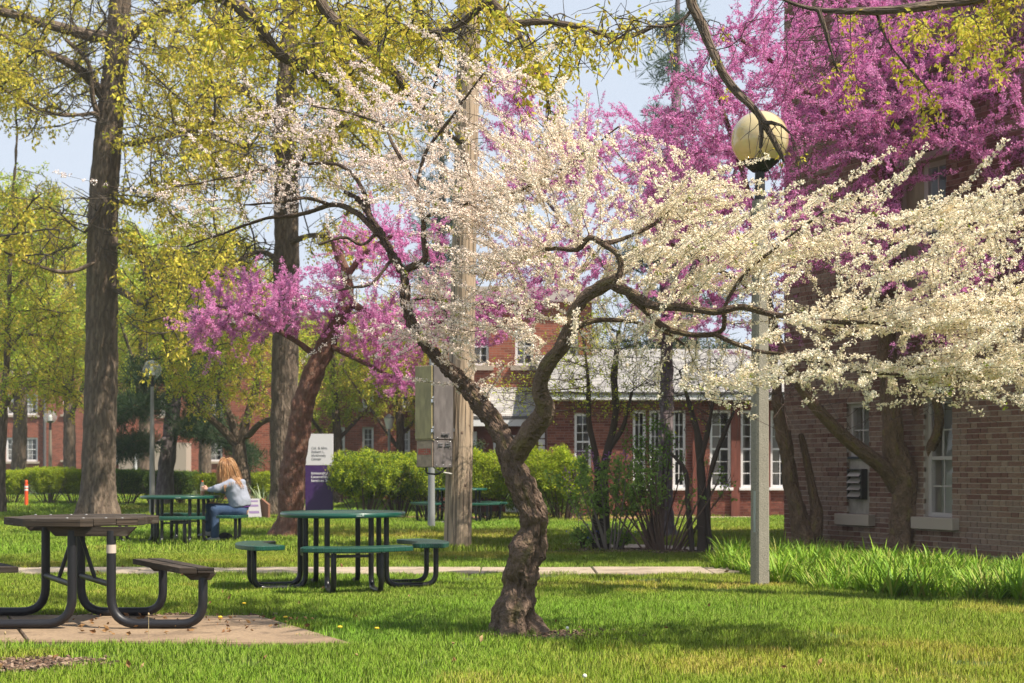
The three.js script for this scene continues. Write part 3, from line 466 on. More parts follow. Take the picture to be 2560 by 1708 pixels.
{
  const c = V(-3.32, 0, -10.88), t = thing('wooden_picnic_table', 'dark weathered wooden picnic table with bent pipe frame on the concrete pad', 'picnic table', null, c);
  const rel = (x, z) => [x - c.x, z - c.z];
  const NL = rel(-3.212, -10.38), NR = rel(-2.926, -10.38), FL = rel(-3.70, -11.28), FR = rel(-3.42, -11.28), r = 0.0335, y = r + 0.03;
  const U = (a, dx, bench) => tubeOf([V(a[0], 0.745, a[1]), V(a[0], y, a[1]), V(a[0] + dx, y, a[1]), V(a[0] + dx, bench, a[1])], r, 0.05, 14, 0.2);
  part('pipe_leg', U(NR, 0.67, 0.40), steelDark, t); part('pipe_leg', U(FR, 0.65, 0.40), steelDark, t); part('pipe_leg', U(NL, -0.67, 0.40), steelDark, t); part('pipe_leg', U(FL, -0.65, 0.40), steelDark, t);
  const bar = (a, b, yy) => tubeOf([V(a[0], yy, a[1]), V(b[0], yy, b[1])], 0.022, 0.05, 10), mid = (a, b) => [(a[0] + b[0]) / 2, (a[1] + b[1]) / 2];
  part('cross_bar', bar(NR, FR, 0.35), steelDark, t); part('cross_bar', bar(NL, FL, 0.35), steelDark, t);
  const mR = mid(NR, FR), mL = mid(NL, FL);
  part('brace', tubeOf([V(mR[0], 0.35, mR[1]), V(mR[0] - 0.13, 0.745, mR[1])], 0.016, 0.05, 8), steelDark, t); part('brace', tubeOf([V(mL[0], 0.35, mL[1]), V(mL[0] + 0.13, 0.745, mL[1])], 0.016, 0.05, 8), steelDark, t);
  part('leg_sticker', new THREE.CylinderGeometry(r + 0.0015, r + 0.0015, 0.062, 18, 1, true).translate(NR[0], 0.612, NR[1]), M([0.52, 0.43, 0.36], 0.6), t, 'pale peeling sticker wrapped round one leg');
  const hex = []; for (let i = 0; i < 8; i++) { const a = (22.5 + 6 + i * 45) * Math.PI / 180; hex.push([0.565 * Math.cos(a) + 0.035, 0.62 * Math.sin(a)]); }
  planks(t, hex, [0.97, 0.26], 0.145, 0.775, 0.832, 5);
  for (const [a, b] of [[NL, NR], [FL, FR]]) { const cx = (a[0] + b[0]) / 2, z = a[1], g = new THREE.ExtrudeGeometry(new THREE.Shape([[-0.33, 0.773], [0.33, 0.773], [0.26, 0.705], [-0.26, 0.705]].map(p => new THREE.Vector2(...p))), { depth: 0.045, bevelEnabled: false }).translate(cx, 0, z - 0.022); part('batten', g, plankMats[1], t); }
  const boltGeo = new THREE.SphereGeometry(0.011, 10, 6).scale(1, 0.4, 1); for (const leg of [NL, NR, FL, FR]) for (const s of [-0.06, 0.06]) part('bolt', boltGeo, M([0.45, 0.44, 0.42], 0.4, { metalness: 0.7 }), t).position.set(leg[0] + s, 0.834, leg[1] * 0.85);
  const benchR = [rel(-2.155, -10.29), rel(-2.42, -10.33), rel(-3.04, -11.38), rel(-2.80, -11.40)], benchL = [rel(-3.60, -10.38), rel(-3.88, -10.34), rel(-4.50, -11.40), rel(-4.24, -11.38)];
  for (const [bench, s] of [[benchR, 1], [benchL, -1]]) {
    const dx = bench[2][0] - bench[1][0], dz = bench[2][1] - bench[1][1], l = Math.hypot(dx, dz);
    planks(t, bench, [dx / l, dz / l], 0.12, 0.435, 0.478, 9, 'bench_plank');
    for (const leg of s > 0 ? [NR, FR] : [NL, FL]) { const g = new THREE.ExtrudeGeometry(new THREE.Shape([[-0.13, 0.433], [0.11, 0.433], [0.07, 0.385], [-0.07, 0.385]].map(p => new THREE.Vector2(p[0] * s, p[1]))), { depth: 0.04, bevelEnabled: false }).translate(leg[0] + s * 0.655, 0, leg[1] - 0.02); part('bench_batten', g, plankMats[1], t); }
  }
}
// ---------------------------------------------------------------- green round picnic tables
const greenCoat = new THREE.MeshPhysicalMaterial({ color: rgb(0.006, 0.066, 0.044), roughness: 0.38, clearcoat: 0.35, clearcoatRoughness: 0.25, bumpMap: texture(256, (u, v) => { const x = u * 16, y = v * 16, a = Math.hypot((x % 1) - 0.5, (y % 1) - 0.5); return a < 0.3 ? 0 : 1; }, false), bumpScale: 0.004 });
const greenRim = new THREE.MeshPhysicalMaterial({ color: rgb(0.006, 0.07, 0.047), roughness: 0.3, clearcoat: 0.4, clearcoatRoughness: 0.2 });
const blackPipe = M([0.012, 0.012, 0.013], 0.28, { metalness: 0.2 }), galvanised = M([0.35, 0.35, 0.36], 0.35, { metalness: 0.8 });
function metres(g, k) { const uv = g.attributes.uv, p = g.attributes.position; for (let i = 0; i < uv.count; i++) uv.setXY(i, p.getX(i) / k, p.getZ(i) / k); return g; }
const seatGeo = (() => { const s = new THREE.Shape(), r0 = 0.74, r1 = 1.06, a = 0.5; const P = (r, t) => [r * Math.sin(t), r * Math.cos(t)]; s.moveTo(...P(r0, -a)); s.quadraticCurveTo(...P(0.72, -a - 0.13), ...P(0.84, -a - 0.12)); s.lineTo(...P(0.96, -a - 0.07)); s.quadraticCurveTo(...P(1.06, -a - 0.05), ...P(r1, -a)); for (let i = 1; i <= 16; i++) s.lineTo(...P(r1, -a + 2 * a * i / 16)); s.quadraticCurveTo(...P(1.06, a + 0.05), ...P(0.96, a + 0.07)); s.lineTo(...P(0.84, a + 0.12)); s.quadraticCurveTo(...P(0.72, a + 0.13), ...P(r0, a)); for (let i = 1; i <= 12; i++) s.lineTo(...P(r0, a - 2 * a * i / 12));
  return new THREE.ExtrudeGeometry(s, { depth: 0.03, bevelEnabled: true, bevelThickness: 0.008, bevelSize: 0.008, bevelOffset: -0.008, bevelSegments: 3 }).rotateX(Math.PI / 2).translate(0, 0.455, 0); })();
metres(seatGeo, 0.3);
function roundTable(pos, turnBy, seats, label, group) {
  const t = thing('round_picnic_table', label, 'picnic table', group, pos); t.rotation.y = turnBy;
  const top = part('tabletop', metres(new THREE.CylinderGeometry(0.602, 0.602, 0.012, 64).translate(0, 0.757, 0), 0.3), greenCoat, t);
  part('rim', new THREE.LatheGeometry([[0.598, 0.722], [0.612, 0.72], [0.62, 0.728], [0.622, 0.744], [0.62, 0.76], [0.612, 0.768], [0.596, 0.7655]].map(p => new THREE.Vector2(...p)), 72), greenRim, top);
  part('scuff', [box(0.05, 0.008, 0.004, 0.06, 0.742, 0.6205), box(0.02, 0.014, 0.004, 0.1, 0.746, 0.6135, 0.16)], M([0.30, 0.36, 0.33], 0.8), top);
  for (let i = 0; i < 4; i++) {
    const a = i * Math.PI / 2, R = V(Math.sin(a), 0, Math.cos(a)), T = V(Math.cos(a), 0, -Math.sin(a)), P = (r, s, y) => V(0, y, 0).addScaledVector(R, r).addScaledVector(T, s), has = seats[i];
    for (const s of [-0.215, 0.215]) part('pipe_leg', tubeOf(has ? [P(0.40, s, 0.72), P(0.40, s, 0.035), P(0.90, s * 1.05, 0.035), P(0.90, s * 1.05, 0.415)] : [P(0.40, s, 0.72), P(0.40, s, 0.035), P(0.62, s, 0.035)], 0.027, 0.05, 12, 0.13), blackPipe, t);
    part('strap', box(0.47, 0.03, 0.006, 0, 0.345, 0.4).applyMatrix4(m0.makeRotationY(a)), blackPipe, t);
    if (has) { const g = seatGeo.clone().applyMatrix4(m0.makeRotationY(a)); part('seat', g.scale(1, 1, 1), greenCoat, t); part('seat_bracket', [box(0.52, 0.012, 0.05, 0, 0.41, 0.9).applyMatrix4(m0.makeRotationY(a))], galvanised, t); }
  }
  return t;
}
roundTable(onGround(787, 14.2), 0.27, [1, 1, 0, 1], 'green round picnic table nearest the blossoming tree, with nobody at it', 'green picnic tables on the lawn');
const personTable = onGround(414, 22.6); roundTable(personTable, 0.05, [1, 1, 1, 1], 'green round picnic table where the long haired person sits', 'green picnic tables on the lawn');
roundTable(onGround(1053, 31), 0.5, [1, 1, 1, 1], 'distant green round picnic table half hidden behind the utility pole', 'green picnic tables on the lawn');

// ---------------------------------------------------------------- lamps
const amberGlobe = new THREE.MeshPhysicalMaterial({ color: rgb(0.80, 0.66, 0.36), roughness: 0.08, transmission: 0.35, thickness: 0, clearcoat: 1, clearcoatRoughness: 0.04 });
const clearGlobe = new THREE.MeshPhysicalMaterial({ color: rgb(0.86, 0.88, 0.88), roughness: 0.08, transmission: 0.86, thickness: 0 });
const agedMetal = M([0.30, 0.29, 0.275], 0.55, { metalness: 0.3 }), darkMetal = M([0.03, 0.028, 0.025], 0.5, { metalness: 0.4 });
{
  const p = onGround(1744, 14.5), t = thing('concrete_lamp_post', 'tall speckled concrete lamp post with an amber globe among the blossoms', 'street lamp', 'street lamps', p), h = 3.93;
  const speck = texture(512, (u, v) => { const f = fbm(u, v, 110, 110, 3, 2), n = fbm(u, v, 6, 6, 8), d = tileNoise(u, v, 90, 90, 44) > 0.8 ? 0.72 : 1; return mix3([0.47, 0.45, 0.405], [0.62, 0.595, 0.54], f * 0.7 + n * 0.3).map(c => c * d); });
  const w0 = 0.078, w1 = 0.066, ch = 0.3, P = (w, y) => { const a = w * (1 - ch); return [[-a, w], [a, w], [w, a], [w, -a], [a, -w], [-a, -w], [-w, -a], [-w, a]].map(([x, z]) => [x, y, z]); }, lo = P(w0, 0), hi = P(w1, h), pos = [], uv = [];
  for (let i = 0; i < 8; i++) { const j = (i + 1) % 8, a = lo[i], b = lo[j], c = hi[j], d = hi[i], l = Math.hypot(a[0] - b[0], a[2] - b[2]); for (const [q, s, y] of [[a, 0, 0], [b, l, 0], [c, l, h], [a, 0, 0], [c, l, h], [d, 0, h]]) { pos.push(...q); uv.push((s + i * 0.13) / 0.5, y / 0.5); } }
  const g = new THREE.BufferGeometry(); g.setAttribute('position', new THREE.Float32BufferAttribute(pos, 3)); g.setAttribute('uv', new THREE.Float32BufferAttribute(uv, 2)); g.computeVertexNormals(); g.rotateY(0.35);
  part('post', g, M([1, 1, 1], 0.95, { map: speck, bumpMap: texture(256, (u, v) => fbm(u, v, 70, 70, 3, 2), false), bumpScale: 0.004 }), t);
  part('access_plate', box(0.05, 0.42, 0.006, -0.052, 0.76, 0.068, -0.35), M([0.42, 0.44, 0.40], 0.5, { map: brickTint }), t);
  part('collar', [cyl(0.055, 0.05, 0.32, 0, h - 0.02, 0), cyl(0.08, 0.195, 0.1, 0, h + 0.296, 0, 24)], darkMetal, t);
  const prof = []; for (let i = 0; i <= 28; i++) { const a = lerp(-0.87, 1.571, i / 28); prof.push(new THREE.Vector2(Math.max(0.0005, 0.292 * Math.cos(a)), 0.292 * Math.sin(a))); }
  part('globe', new THREE.LatheGeometry(prof, 48).translate(0, h + 0.62, 0), amberGlobe, t);
  part('bulb', new THREE.SphereGeometry(0.05, 16, 12).scale(1, 1.6, 1).translate(0, h + 0.48, 0), M([0.8, 0.8, 0.78], 0.3), t);
}
function globeLamp(x, d, yTop, r, label, pole = agedMetal) {
  const p = onGround(x, d), t = thing('globe_lamp', label, 'street lamp', 'street lamps', p), cy = EYE + (HORIZON - yTop * SC) / FOCAL * d, h = cy - r * 0.95;
  part('pole', [cyl(0.075, 0.062, h * 0.45, 0, 0, 0, 14), cyl(0.06, 0.042, h * 0.55 - 0.2, 0, h * 0.45, 0, 14)], pole, t);
  part('fitter', [cyl(0.045, 0.035, 0.22, 0, h - 0.22, 0), cyl(0.05, 0.12, 0.07, 0, h, 0)], darkMetal, t);
  const prof = []; for (let i = 0; i <= 24; i++) { const a = lerp(-1.2, 1.571, i / 24); prof.push(new THREE.Vector2(Math.max(0.0005, r * Math.cos(a)), r * Math.sin(a))); }
  part('globe', new THREE.LatheGeometry(prof, 36).translate(0, cy, 0), clearGlobe, t);
  part('bulb', [new THREE.SphereGeometry(0.06, 14, 10).scale(1, 1.5, 1).translate(0, cy - 0.02, 0), cyl(0.06, 0.06, 0.1, 0, h + 0.05, 0)], M([0.78, 0.78, 0.74], 0.3), t);
  return t;
}
globeLamp(349, 36.5, 848, 0.235, 'slim grey lamp with clear globe just right of the oak trunk');
globeLamp(115, 46, 957, 0.21, 'shorter lamp with yellowish clear globe left of the oak trunk', M([0.20, 0.17, 0.13], 0.7));
globeLamp(990, 28, 748, 0.24, 'grey lamp pole behind the siren cabinet, its globe among pink blossoms', M([0.30, 0.31, 0.31], 0.5, { metalness: 0.3 }));
{ const p = onGround(893, 43), t = thing('lantern_post', 'small white lantern on a thin post behind the hedge', 'street lamp', 'street lamps', p), h = EYE + (HORIZON - 985 * SC) / FOCAL * 43; part('pole', cyl(0.05, 0.04, h, 0, 0, 0, 10), agedMetal, t); part('lantern', [cyl(0.09, 0.16, 0.34, 0, h, 0, 8)], M([0.75, 0.74, 0.72], 0.4), t); part('cap', cyl(0.18, 0.03, 0.12, 0, h + 0.34, 0, 8), darkMetal, t); }

// ---------------------------------------------------------------- utility pole with siren cabinet
const font = await new FontLoader().loadAsync('fonts/droid/droid_sans_bold.typeface.json'), fontLight = await new FontLoader().loadAsync('fonts/droid/droid_sans_regular.typeface.json');
{
  const d = 21.2, base = onGround(1050, d), t = thing('utility_pole', 'thick pale wooden utility pole beside the blossoming tree', 'utility pole', null, base), rnd = random(8);
  const grain = (u, v) => clamp(0.55 * fbm(u, v, 36, 3, 5, 4) + 0.5 * fbm(u, v, 90, 6, 25, 2)), woodT = texture(512, (u, v) => { const g = grain(u, v), k = smooth(0.5, 0.66, fbm(u, v, 46, 2, 61, 3)), n = fbm(u, v, 4, 3, 31); return mix3(mix3([0.58, 0.48, 0.37], [0.82, 0.725, 0.61], g), [0.48, 0.46, 0.45], n * 0.5).map(c => c * (1 - 0.35 * k)); });
  const path = []; for (let i = 0; i <= 60; i++) { const y = i * 0.22 - 0.05; path.push({ p: V(0.022 * y, y, 0), r: 0.205 - 0.005 * y }); }
  part('shaft', sweep([path], { sides: () => 40, tile: 1.3, shape: (p, v) => 0.006 * noise(v.x * 5, p.y * 0.4, v.z * 5) }), M([1, 1, 1], 0.9, { map: woodT, bumpMap: texture(512, (u, v) => clamp(grain(u, v) - 0.4 * smooth(0.5, 0.66, fbm(u, v, 46, 2, 61, 3))), false), bumpScale: 0.012 }), t);
  part('knot', Array.from({ length: 9 }, () => { const a = rnd() * 2.6 - 1.3, y = 0.4 + rnd() * 6; return new THREE.SphereGeometry(0.022, 8, 6).scale(1, 1.3, 0.4).translate(0, 0, 0.2 - 0.005 * y).applyMatrix4(m0.makeRotationY(a)).translate(0.022 * y, y, 0); }), M([0.14, 0.09, 0.06], 0.9), t);
  // cabinet hung on the pole's camera side, one corner forward
  const cab = thing('siren_cabinet', 'grey and olive metal siren cabinet strapped to the utility pole', 'cabinet', null, V((1086 - 1280) / FOCAL * 20.78, 0, -20.86)); cab.rotation.y = -Math.PI / 4 + 0.02;
  // local +x faces right-front, local -x ... the two seen faces are +z (left-front) and +x (right-front)
  const w = 0.385, Y = py => EYE + (HORIZON - py) / FOCAL * 20.7, y2 = Y(914), y1 = Y(1100), y0 = Y(1170);
  const alu = M([0.235, 0.21, 0.205], 0.5, { metalness: 0.45, map: brickTint }), olive = M([0.37, 0.31, 0.15], 0.55, { map: brickTint }), tan = M([0.36, 0.27, 0.19], 0.6, { map: brickTint });
  part('upper_cabinet', rbox(w, y2 - y1 - 0.01, w, 0.006, 0, (y1 + y2) / 2 + 0.004, 0), alu, cab); part('lower_cabinet', rbox(w * 0.95, y1 - y0 - 0.012, w * 0.95, 0.006, 0, (y1 + y0) / 2, 0), alu, cab);
  part('door', rbox(w - 0.03, y2 - y1 - 0.02, 0.024, 0.006, -0.012, (y1 + y2) / 2 + 0.004, w / 2 + 0.014), olive, cab, 'olive door of the upper cabinet'); part('lower_door', rbox(w * 0.95 - 0.025, y1 - y0 - 0.03, 0.014, 0.005, -0.006, (y1 + y0) / 2, w * 0.475 + 0.008), tan, cab);
  part('drip_edge', [box(w * 0.98, 0.012, 0.03, 0, y1 + 0.001, w / 2 + 0.004)], olive, cab);
  const chrome = M([0.75, 0.75, 0.78], 0.2, { metalness: 0.9 }), fx = w / 2;
  for (const yy of [lerp(y1, y2, 0.52), lerp(y1, y2, 0.12)]) part('latch', [rbox(0.03, 0.05, 0.03, 0.004, w / 2 - 0.012, yy, w / 2 + 0.02), rbox(0.02, 0.03, 0.02, 0.003, w / 2 - 0.002, yy + 0.05, w / 2 + 0.012)], chrome, cab);
  part('handle', [box(0.018, 0.02, 0.15, fx + 0.018, lerp(y1, y2, 0.075), -0.02), box(0.02, 0.012, 0.012, fx + 0.008, lerp(y1, y2, 0.075) + 0.016, 0.04), box(0.02, 0.012, 0.012, fx + 0.008, lerp(y1, y2, 0.075) + 0.016, -0.08)], chrome, cab);
  for (const z of [-0.085, 0.06]) for (const k of [0.86, 0.78]) part('vent_louvre', rbox(0.02, 0.016, 0.085, 0.004, w * 0.475 + 0.006, lerp(y0, y1, k), z), chrome, cab);
  for (const [yy, zs, f] of [[y1 + 0.03, [-0.13, 0.12], fx], [y1 - 0.03, [-0.13, 0.12], w * 0.475], [y0 + 0.04, [-0.13, 0, 0.13], w * 0.475]]) for (const z of zs) part('screw', new THREE.SphereGeometry(0.009, 8, 6).translate(f + 0.002, yy, z), chrome, cab);
  const txt = new TextGeometry('WHELEN', { font, size: 0.072, depth: 0.002, curveSegments: 3 }); txt.computeBoundingBox(); txt.translate(-txt.boundingBox.max.x / 2, 0, 0).scale(0.68, 1.25, 1).translate(-0.01, lerp(y0, y1, 0.47), w * 0.475 + 0.016); part('lettering', txt, M([0.42, 0.06, 0.035], 0.6), cab);
  part('strap', [box(0.02, 0.05, 0.5, -0.2, y2 - 0.2, -0.12), box(0.5, 0.05, 0.02, -0.05, y1 + 0.15, -0.2)], galvanised, cab);
  part('cable', tubeOf([V(-0.08, y0 + 0.01, 0.1), V(-0.08, y0 - 0.08, 0.1), V(0.12, y0 - 0.1, 0.02), V(0.16, y0 + 0.02, -0.1)], 0.014, 0.05, 10, 0.09), M([0.02, 0.02, 0.02], 0.6), cab);
  part('conduit', tubeOf([V(0.05, y0 + 0.01, 0.06), V(0.07, y0 - 0.05, 0.02), V(0.2, y0 - 0.09, -0.16)], 0.012, 0.05, 10, 0.05), M([0.5, 0.48, 0.44], 0.6), cab);
}
// ---------------------------------------------------------------- signs
{
  const d = 33, X = px => (px - 1280) / FOCAL * d, Y = py => EYE + (HORIZON - py) / FOCAL * d, cx = X(797), t = thing('campus_sign', 'tall white and purple sign panel reading counseling services, behind the hedge', 'sign', null, V(cx, 0, -d));
  const x0 = X(764) - cx, x1 = X(832.5) - cx, xs = X(777) - cx, yTop = Y(1085), yMid = Y(1163);
  const ex = (pts, z, dep) => new THREE.ExtrudeGeometry(new THREE.Shape(pts.map(p => new THREE.Vector2(...p))), { depth: dep, bevelEnabled: false }).translate(0, 0, z);
  part('white_panel', ex([[x0, yMid], [x1, yMid], [x1, yTop], [xs, yTop], [x0, Y(1138)]], -0.06, 0.12), M([0.62, 0.60, 0.62], 0.45), t); part('purple_panel', ex([[x0, 0], [x1, 0], [x1, yMid - 0.004], [x0, yMid - 0.004]], -0.058, 0.116), M([0.045, 0.012, 0.095], 0.45), t);
  const line = (s, f, px, py, size, z, m) => { const g = new TextGeometry(s, { font: f, size, depth: 0.003, curveSegments: 3 }).translate(X(px) - cx, Y(py), z); part('lettering', g, m, t); };
  const grey = M([0.09, 0.085, 0.10], 0.6), white = M([0.75, 0.73, 0.76], 0.5);
  [['Col. & Mrs.', 1123.5], ['Robert L.', 1132.8], ['McKinney', 1142], ['Center', 1151]].forEach(([s, y]) => line(s, fontLight, 779, y, 0.056, 0.061, grey));
  [['University', 1186.5], ['Counseling', 1195.5], ['Services', 1205]].forEach(([s, y]) => line(s, font, 778, y, 0.056, 0.059, white));
  part('arrow', ex([[0, 0.056], [0.03, 0.056], [0.066, 0.028], [0.03, 0], [0, 0], [0.036, 0.028]].map(([a, b]) => [a + X(813) - cx, b + Y(1205)]), 0.059, 0.004), white, t);
}
{
  const d = 33, p = onGround(588, d), t = thing('information_panel', 'low slanted information panel on a brown wooden stand under the leaning trunk', 'sign', null, p); t.rotation.y = 0.5;
  part('stand', new THREE.ExtrudeGeometry(new THREE.Shape([[-0.16, 0], [0.14, 0], [0.18, 0.42], [0.10, 0.5], [-0.16, 0.36]].map(q => new THREE.Vector2(...q))), { depth: 0.06, bevelEnabled: false }).rotateY(Math.PI / 2 + 0.35).translate(0.14, 0, 0.12), M([0.22, 0.10, 0.06], 0.7), t);
  const g = part('panel', rbox(0.34, 0.46, 0.02, 0.006).rotateX(-0.35).translate(-0.1, 0.28, 0.1), M([0.24, 0.235, 0.25], 0.5), t); part('print', [box(0.24, 0.04, 0.003, -0.1, 0.17, 0.0), box(0.24, 0.05, 0.003, -0.1, 0.06, 0), box(0.24, 0.06, 0.003, -0.1, -0.1, 0)].map(q => q.rotateX(-0.35).translate(0, 0.28, 0.113)), M([0.09, 0.04, 0.16], 0.5), g);
}
{
  const p = onGround(60, 43.6), t = thing('delineator_post', 'orange plastic marker post with white bands in front of the far hedge', 'marker post', null, p), o = M([0.72, 0.085, 0.02], 0.45);
  part('tube', [cyl(0.085, 0.08, 0.03, 0, 0, 0, 20), new THREE.LatheGeometry([[0.058, 0.03], [0.055, 0.1], [0.052, 0.72], [0.035, 0.74], [0.045, 0.76], [0.045, 0.81], [0.03, 0.835], [0.0005, 0.84]].map(q => new THREE.Vector2(...q)), 20)], o, t);
  for (const y of [0.54, 0.63]) part('band', new THREE.CylinderGeometry(0.0555, 0.0555, 0.055, 20, 1, true).translate(0, y, 0), M([0.75, 0.72, 0.68], 0.4), t);
}
// ---------------------------------------------------------------- seated person, from smooth joined limbs
function surface(sdf, lo, hi, cell) {   // naive surface nets
  const n = [0, 1, 2].map(k => Math.ceil((hi.getComponent(k) - lo.getComponent(k)) / cell) + 1), [nx, ny, nz] = n, f = new Float32Array(nx * ny * nz), id = new Int32Array(nx * ny * nz).fill(-1), I = (x, y, z) => x + nx * (y + ny * z), pos = [], idx = [];
  for (let z = 0; z < nz; z++) for (let y = 0; y < ny; y++) for (let x = 0; x < nx; x++) f[I(x, y, z)] = sdf(V(lo.x + x * cell, lo.y + y * cell, lo.z + z * cell));
  for (let z = 0; z < nz - 1; z++) for (let y = 0; y < ny - 1; y++) for (let x = 0; x < nx - 1; x++) {
    let cx = 0, cy = 0, cz = 0, c = 0; for (let e = 0; e < 12; e++) { const ax = e >> 2, b1 = e & 1, b2 = (e >> 1) & 1, o = [0, 0, 0]; o[(ax + 1) % 3] = b1; o[(ax + 2) % 3] = b2; const p = [x + o[0], y + o[1], z + o[2]], q = [...p]; q[ax]++; const a = f[I(...p)], b = f[I(...q)]; if ((a < 0) !== (b < 0)) { const t = a / (a - b); cx += p[0] + (ax === 0 ? t : 0); cy += p[1] + (ax === 1 ? t : 0); cz += p[2] + (ax === 2 ? t : 0); c++; } }
    if (c) { id[I(x, y, z)] = pos.length / 3; pos.push(lo.x + cx / c * cell, lo.y + cy / c * cell, lo.z + cz / c * cell); }
  }
  for (let z = 1; z < nz - 1; z++) for (let y = 1; y < ny - 1; y++) for (let x = 1; x < nx - 1; x++) for (let ax = 0; ax < 3; ax++) {
    const q = [x, y, z]; q[ax]++; const a = f[I(x, y, z)] < 0, b = f[I(...q)] < 0; if (a === b) continue; const u = (ax + 1) % 3, v = (ax + 2) % 3, g = (du, dv) => { const c = [x, y, z]; c[u] -= du; c[v] -= dv; return id[I(...c)]; }, k = [g(0, 0), g(1, 0), g(1, 1), g(0, 1)]; if (k.some(i => i < 0)) continue;
    a ? idx.push(k[0], k[1], k[2], k[0], k[2], k[3]) : idx.push(k[0], k[2], k[1], k[0], k[3], k[2]);
  }
  const g = new THREE.BufferGeometry(); g.setAttribute('position', new THREE.Float32BufferAttribute(pos, 3)); g.setIndex(idx); g.computeVertexNormals(); return g;
}
const cap = (p, a, b, ra, rb) => { const ba = b.clone().sub(a), t = clamp(p.clone().sub(a).dot(ba) / ba.lengthSq()); return p.distanceTo(a.clone().addScaledVector(ba, t)) - lerp(ra, rb, t); };
const smin = (a, b, k) => { const h = Math.max(k - Math.abs(a - b), 0) / k; return Math.min(a, b) - h * h * k * 0.25; };
{
  const seat = personTable.clone().add(V(0.95, 0, 0.02)), K = 0.000973, J = (zx, zy, z) => V((zx - 800) * K, 0.455 + (1020 - zy) * K, z);
  const person = thing('person', 'person with long ginger hair in pale grey hoodie and jeans, seated at table', 'person', null, seat);
  const hip = J(800, 930, 0), waist = J(800, 800, 0), chest = J(735, 620, 0), neck = J(655, 440, 0), head = J(560, 270, 0), crown = J(575, 225, 0);
  const sh = s => J(690, 505, s * 0.155), el = [J(470, 585, 0.19), J(500, 600, -0.2)], wr = [J(300, 605, 0.06), J(290, 600, -0.04)], hj = s => J(800, 945, s * 0.09), kn = [J(420, 945, 0.10), J(310, 875, -0.09)], an = [J(415, 1345, 0.12), J(270, 1250, -0.1)];
  const bones = (g, list, k) => p => { let d = 1e9; for (const [a, b, ra, rb] of list) d = smin(d, cap(p, a, b, ra, rb), k); return d + g; };
  // trunk wider than deep: squash the z axis while measuring
  const wide = (sdf, s) => p => sdf(V(p.x, p.y, p.z * s)) ;
  const trunkB = [[hip, waist, 0.135, 0.115], [waist, chest, 0.115, 0.125], [chest, neck, 0.12, 0.055]];
  const arms = [0, 1].flatMap(i => { const s = i ? -1 : 1; return [[sh(s), el[i], 0.055, 0.042], [el[i], wr[i], 0.042, 0.028]]; });
  const legs = [0, 1].flatMap(i => { const s = i ? -1 : 1; return [[hj(s), kn[i], 0.088, 0.062], [kn[i], an[i], 0.06, 0.04]]; });
  const bodySdf = p => { let d = wide(bones(0, trunkB, 0.06), 0.82)(p); d = smin(d, bones(0, arms, 0.03)(p), 0.05); d = smin(d, bones(0, legs, 0.04)(p), 0.05); d = smin(d, cap(p, neck, head, 0.05, 0.055), 0.04); const q = p.clone().sub(crown); d = smin(d, Math.hypot(q.x / 1.0, q.y / 1.15, q.z / 0.85) - 0.088, 0.03); const chin = J(520, 320, 0); d = smin(d, cap(p, head, chin, 0.062, 0.034), 0.04); d = smin(d, cap(p, J(500, 262, 0), J(478, 292, 0), 0.012, 0.014), 0.02); return d; };
  const lo = V(-0.75, -0.02, -0.34), hi = V(0.3, 1.35, 0.34), skin = M([0.52, 0.29, 0.20], 0.6);
  const hands = [0, 1].map(i => {
    const s = i ? -1 : 1, w = wr[i], dir = J(205, 590, s * 0.035).sub(w).normalize(), side = V(0, 1, 0), palm = w.clone().addScaledVector(dir, 0.055), list = [[w, palm, 0.026, 0.03]];
    for (let f = 0; f < 4; f++) { const a = palm.clone().addScaledVector(side, 0.028 - f * 0.019).addScaledVector(dir, 0.014), l = [0.036, 0.04, 0.037, 0.03][f], b = a.clone().addScaledVector(dir, l), c = b.clone().addScaledVector(dir, 0.012).add(V(0, 0, -s * 0.03)); list.push([a, b, 0.0105, 0.0095], [b, c, 0.0095, 0.0085]); }
    const t0 = w.clone().addScaledVector(dir, 0.03).addScaledVector(side, 0.02), t1 = t0.clone().addScaledVector(dir, 0.03).addScaledVector(side, 0.025), t2 = t1.clone().addScaledVector(dir, 0.022).add(V(0, 0.002, -s * 0.012)); list.push([t0, t1, 0.013, 0.0105], [t1, t2, 0.0105, 0.009]);
    const c = palm.clone(); return surface(p => { let d = cap(p, ...list[0]); for (const k of list.slice(1)) d = smin(d, cap(p, ...k), 0.006); return d; }, c.clone().subScalar(0.12), c.clone().addScalar(0.12), 0.005);
  });
  part('body', mergeGeometries([surface(bodySdf, lo, hi, 0.015), ...hands]), skin, person);
  const cuffs = arms.map(([a, b, ra, rb], i) => [a, i % 2 ? a.clone().lerp(b, 0.92) : b, ra + 0.02, (i % 2 ? 0.036 : rb + 0.019)]);
  const folds = p => 0.007 * noise(p.x * 16, p.y * 9 + p.x * 8, p.z * 14) + 0.004 * noise(p.x * 34, p.y * 20, p.z * 30);
  const hoodTop = J(690, 470, 0);
  const hoodie = p => { let d = wide(bones(-0.028, [[J(800, 860, 0), waist, 0.135, 0.13], [waist, chest, 0.13, 0.135], [chest, neck, 0.13, 0.06]], 0.06), 0.84)(p); d = smin(d, bones(0, cuffs, 0.03)(p), 0.05); const hem = (J(800, 885, 0).y + (p.x - 0) * 0.16) - p.y; d = Math.max(d, hem); d = smin(d, cap(p, J(745, 450, -0.07), J(745, 450, 0.07), 0.05, 0.05), 0.04); d = smin(d, cap(p, J(835, 480, -0.05), J(835, 480, 0.05), 0.045, 0.045), 0.04); const open = Math.hypot(p.x - J(640, 400, 0).x, p.y - J(640, 400, 0).y, p.z) - 0.075; return Math.max(d + folds(p), -open); };
  part('hoodie', surface(hoodie, lo, hi, 0.0125), M([0.27, 0.29, 0.355], 0.95), person);
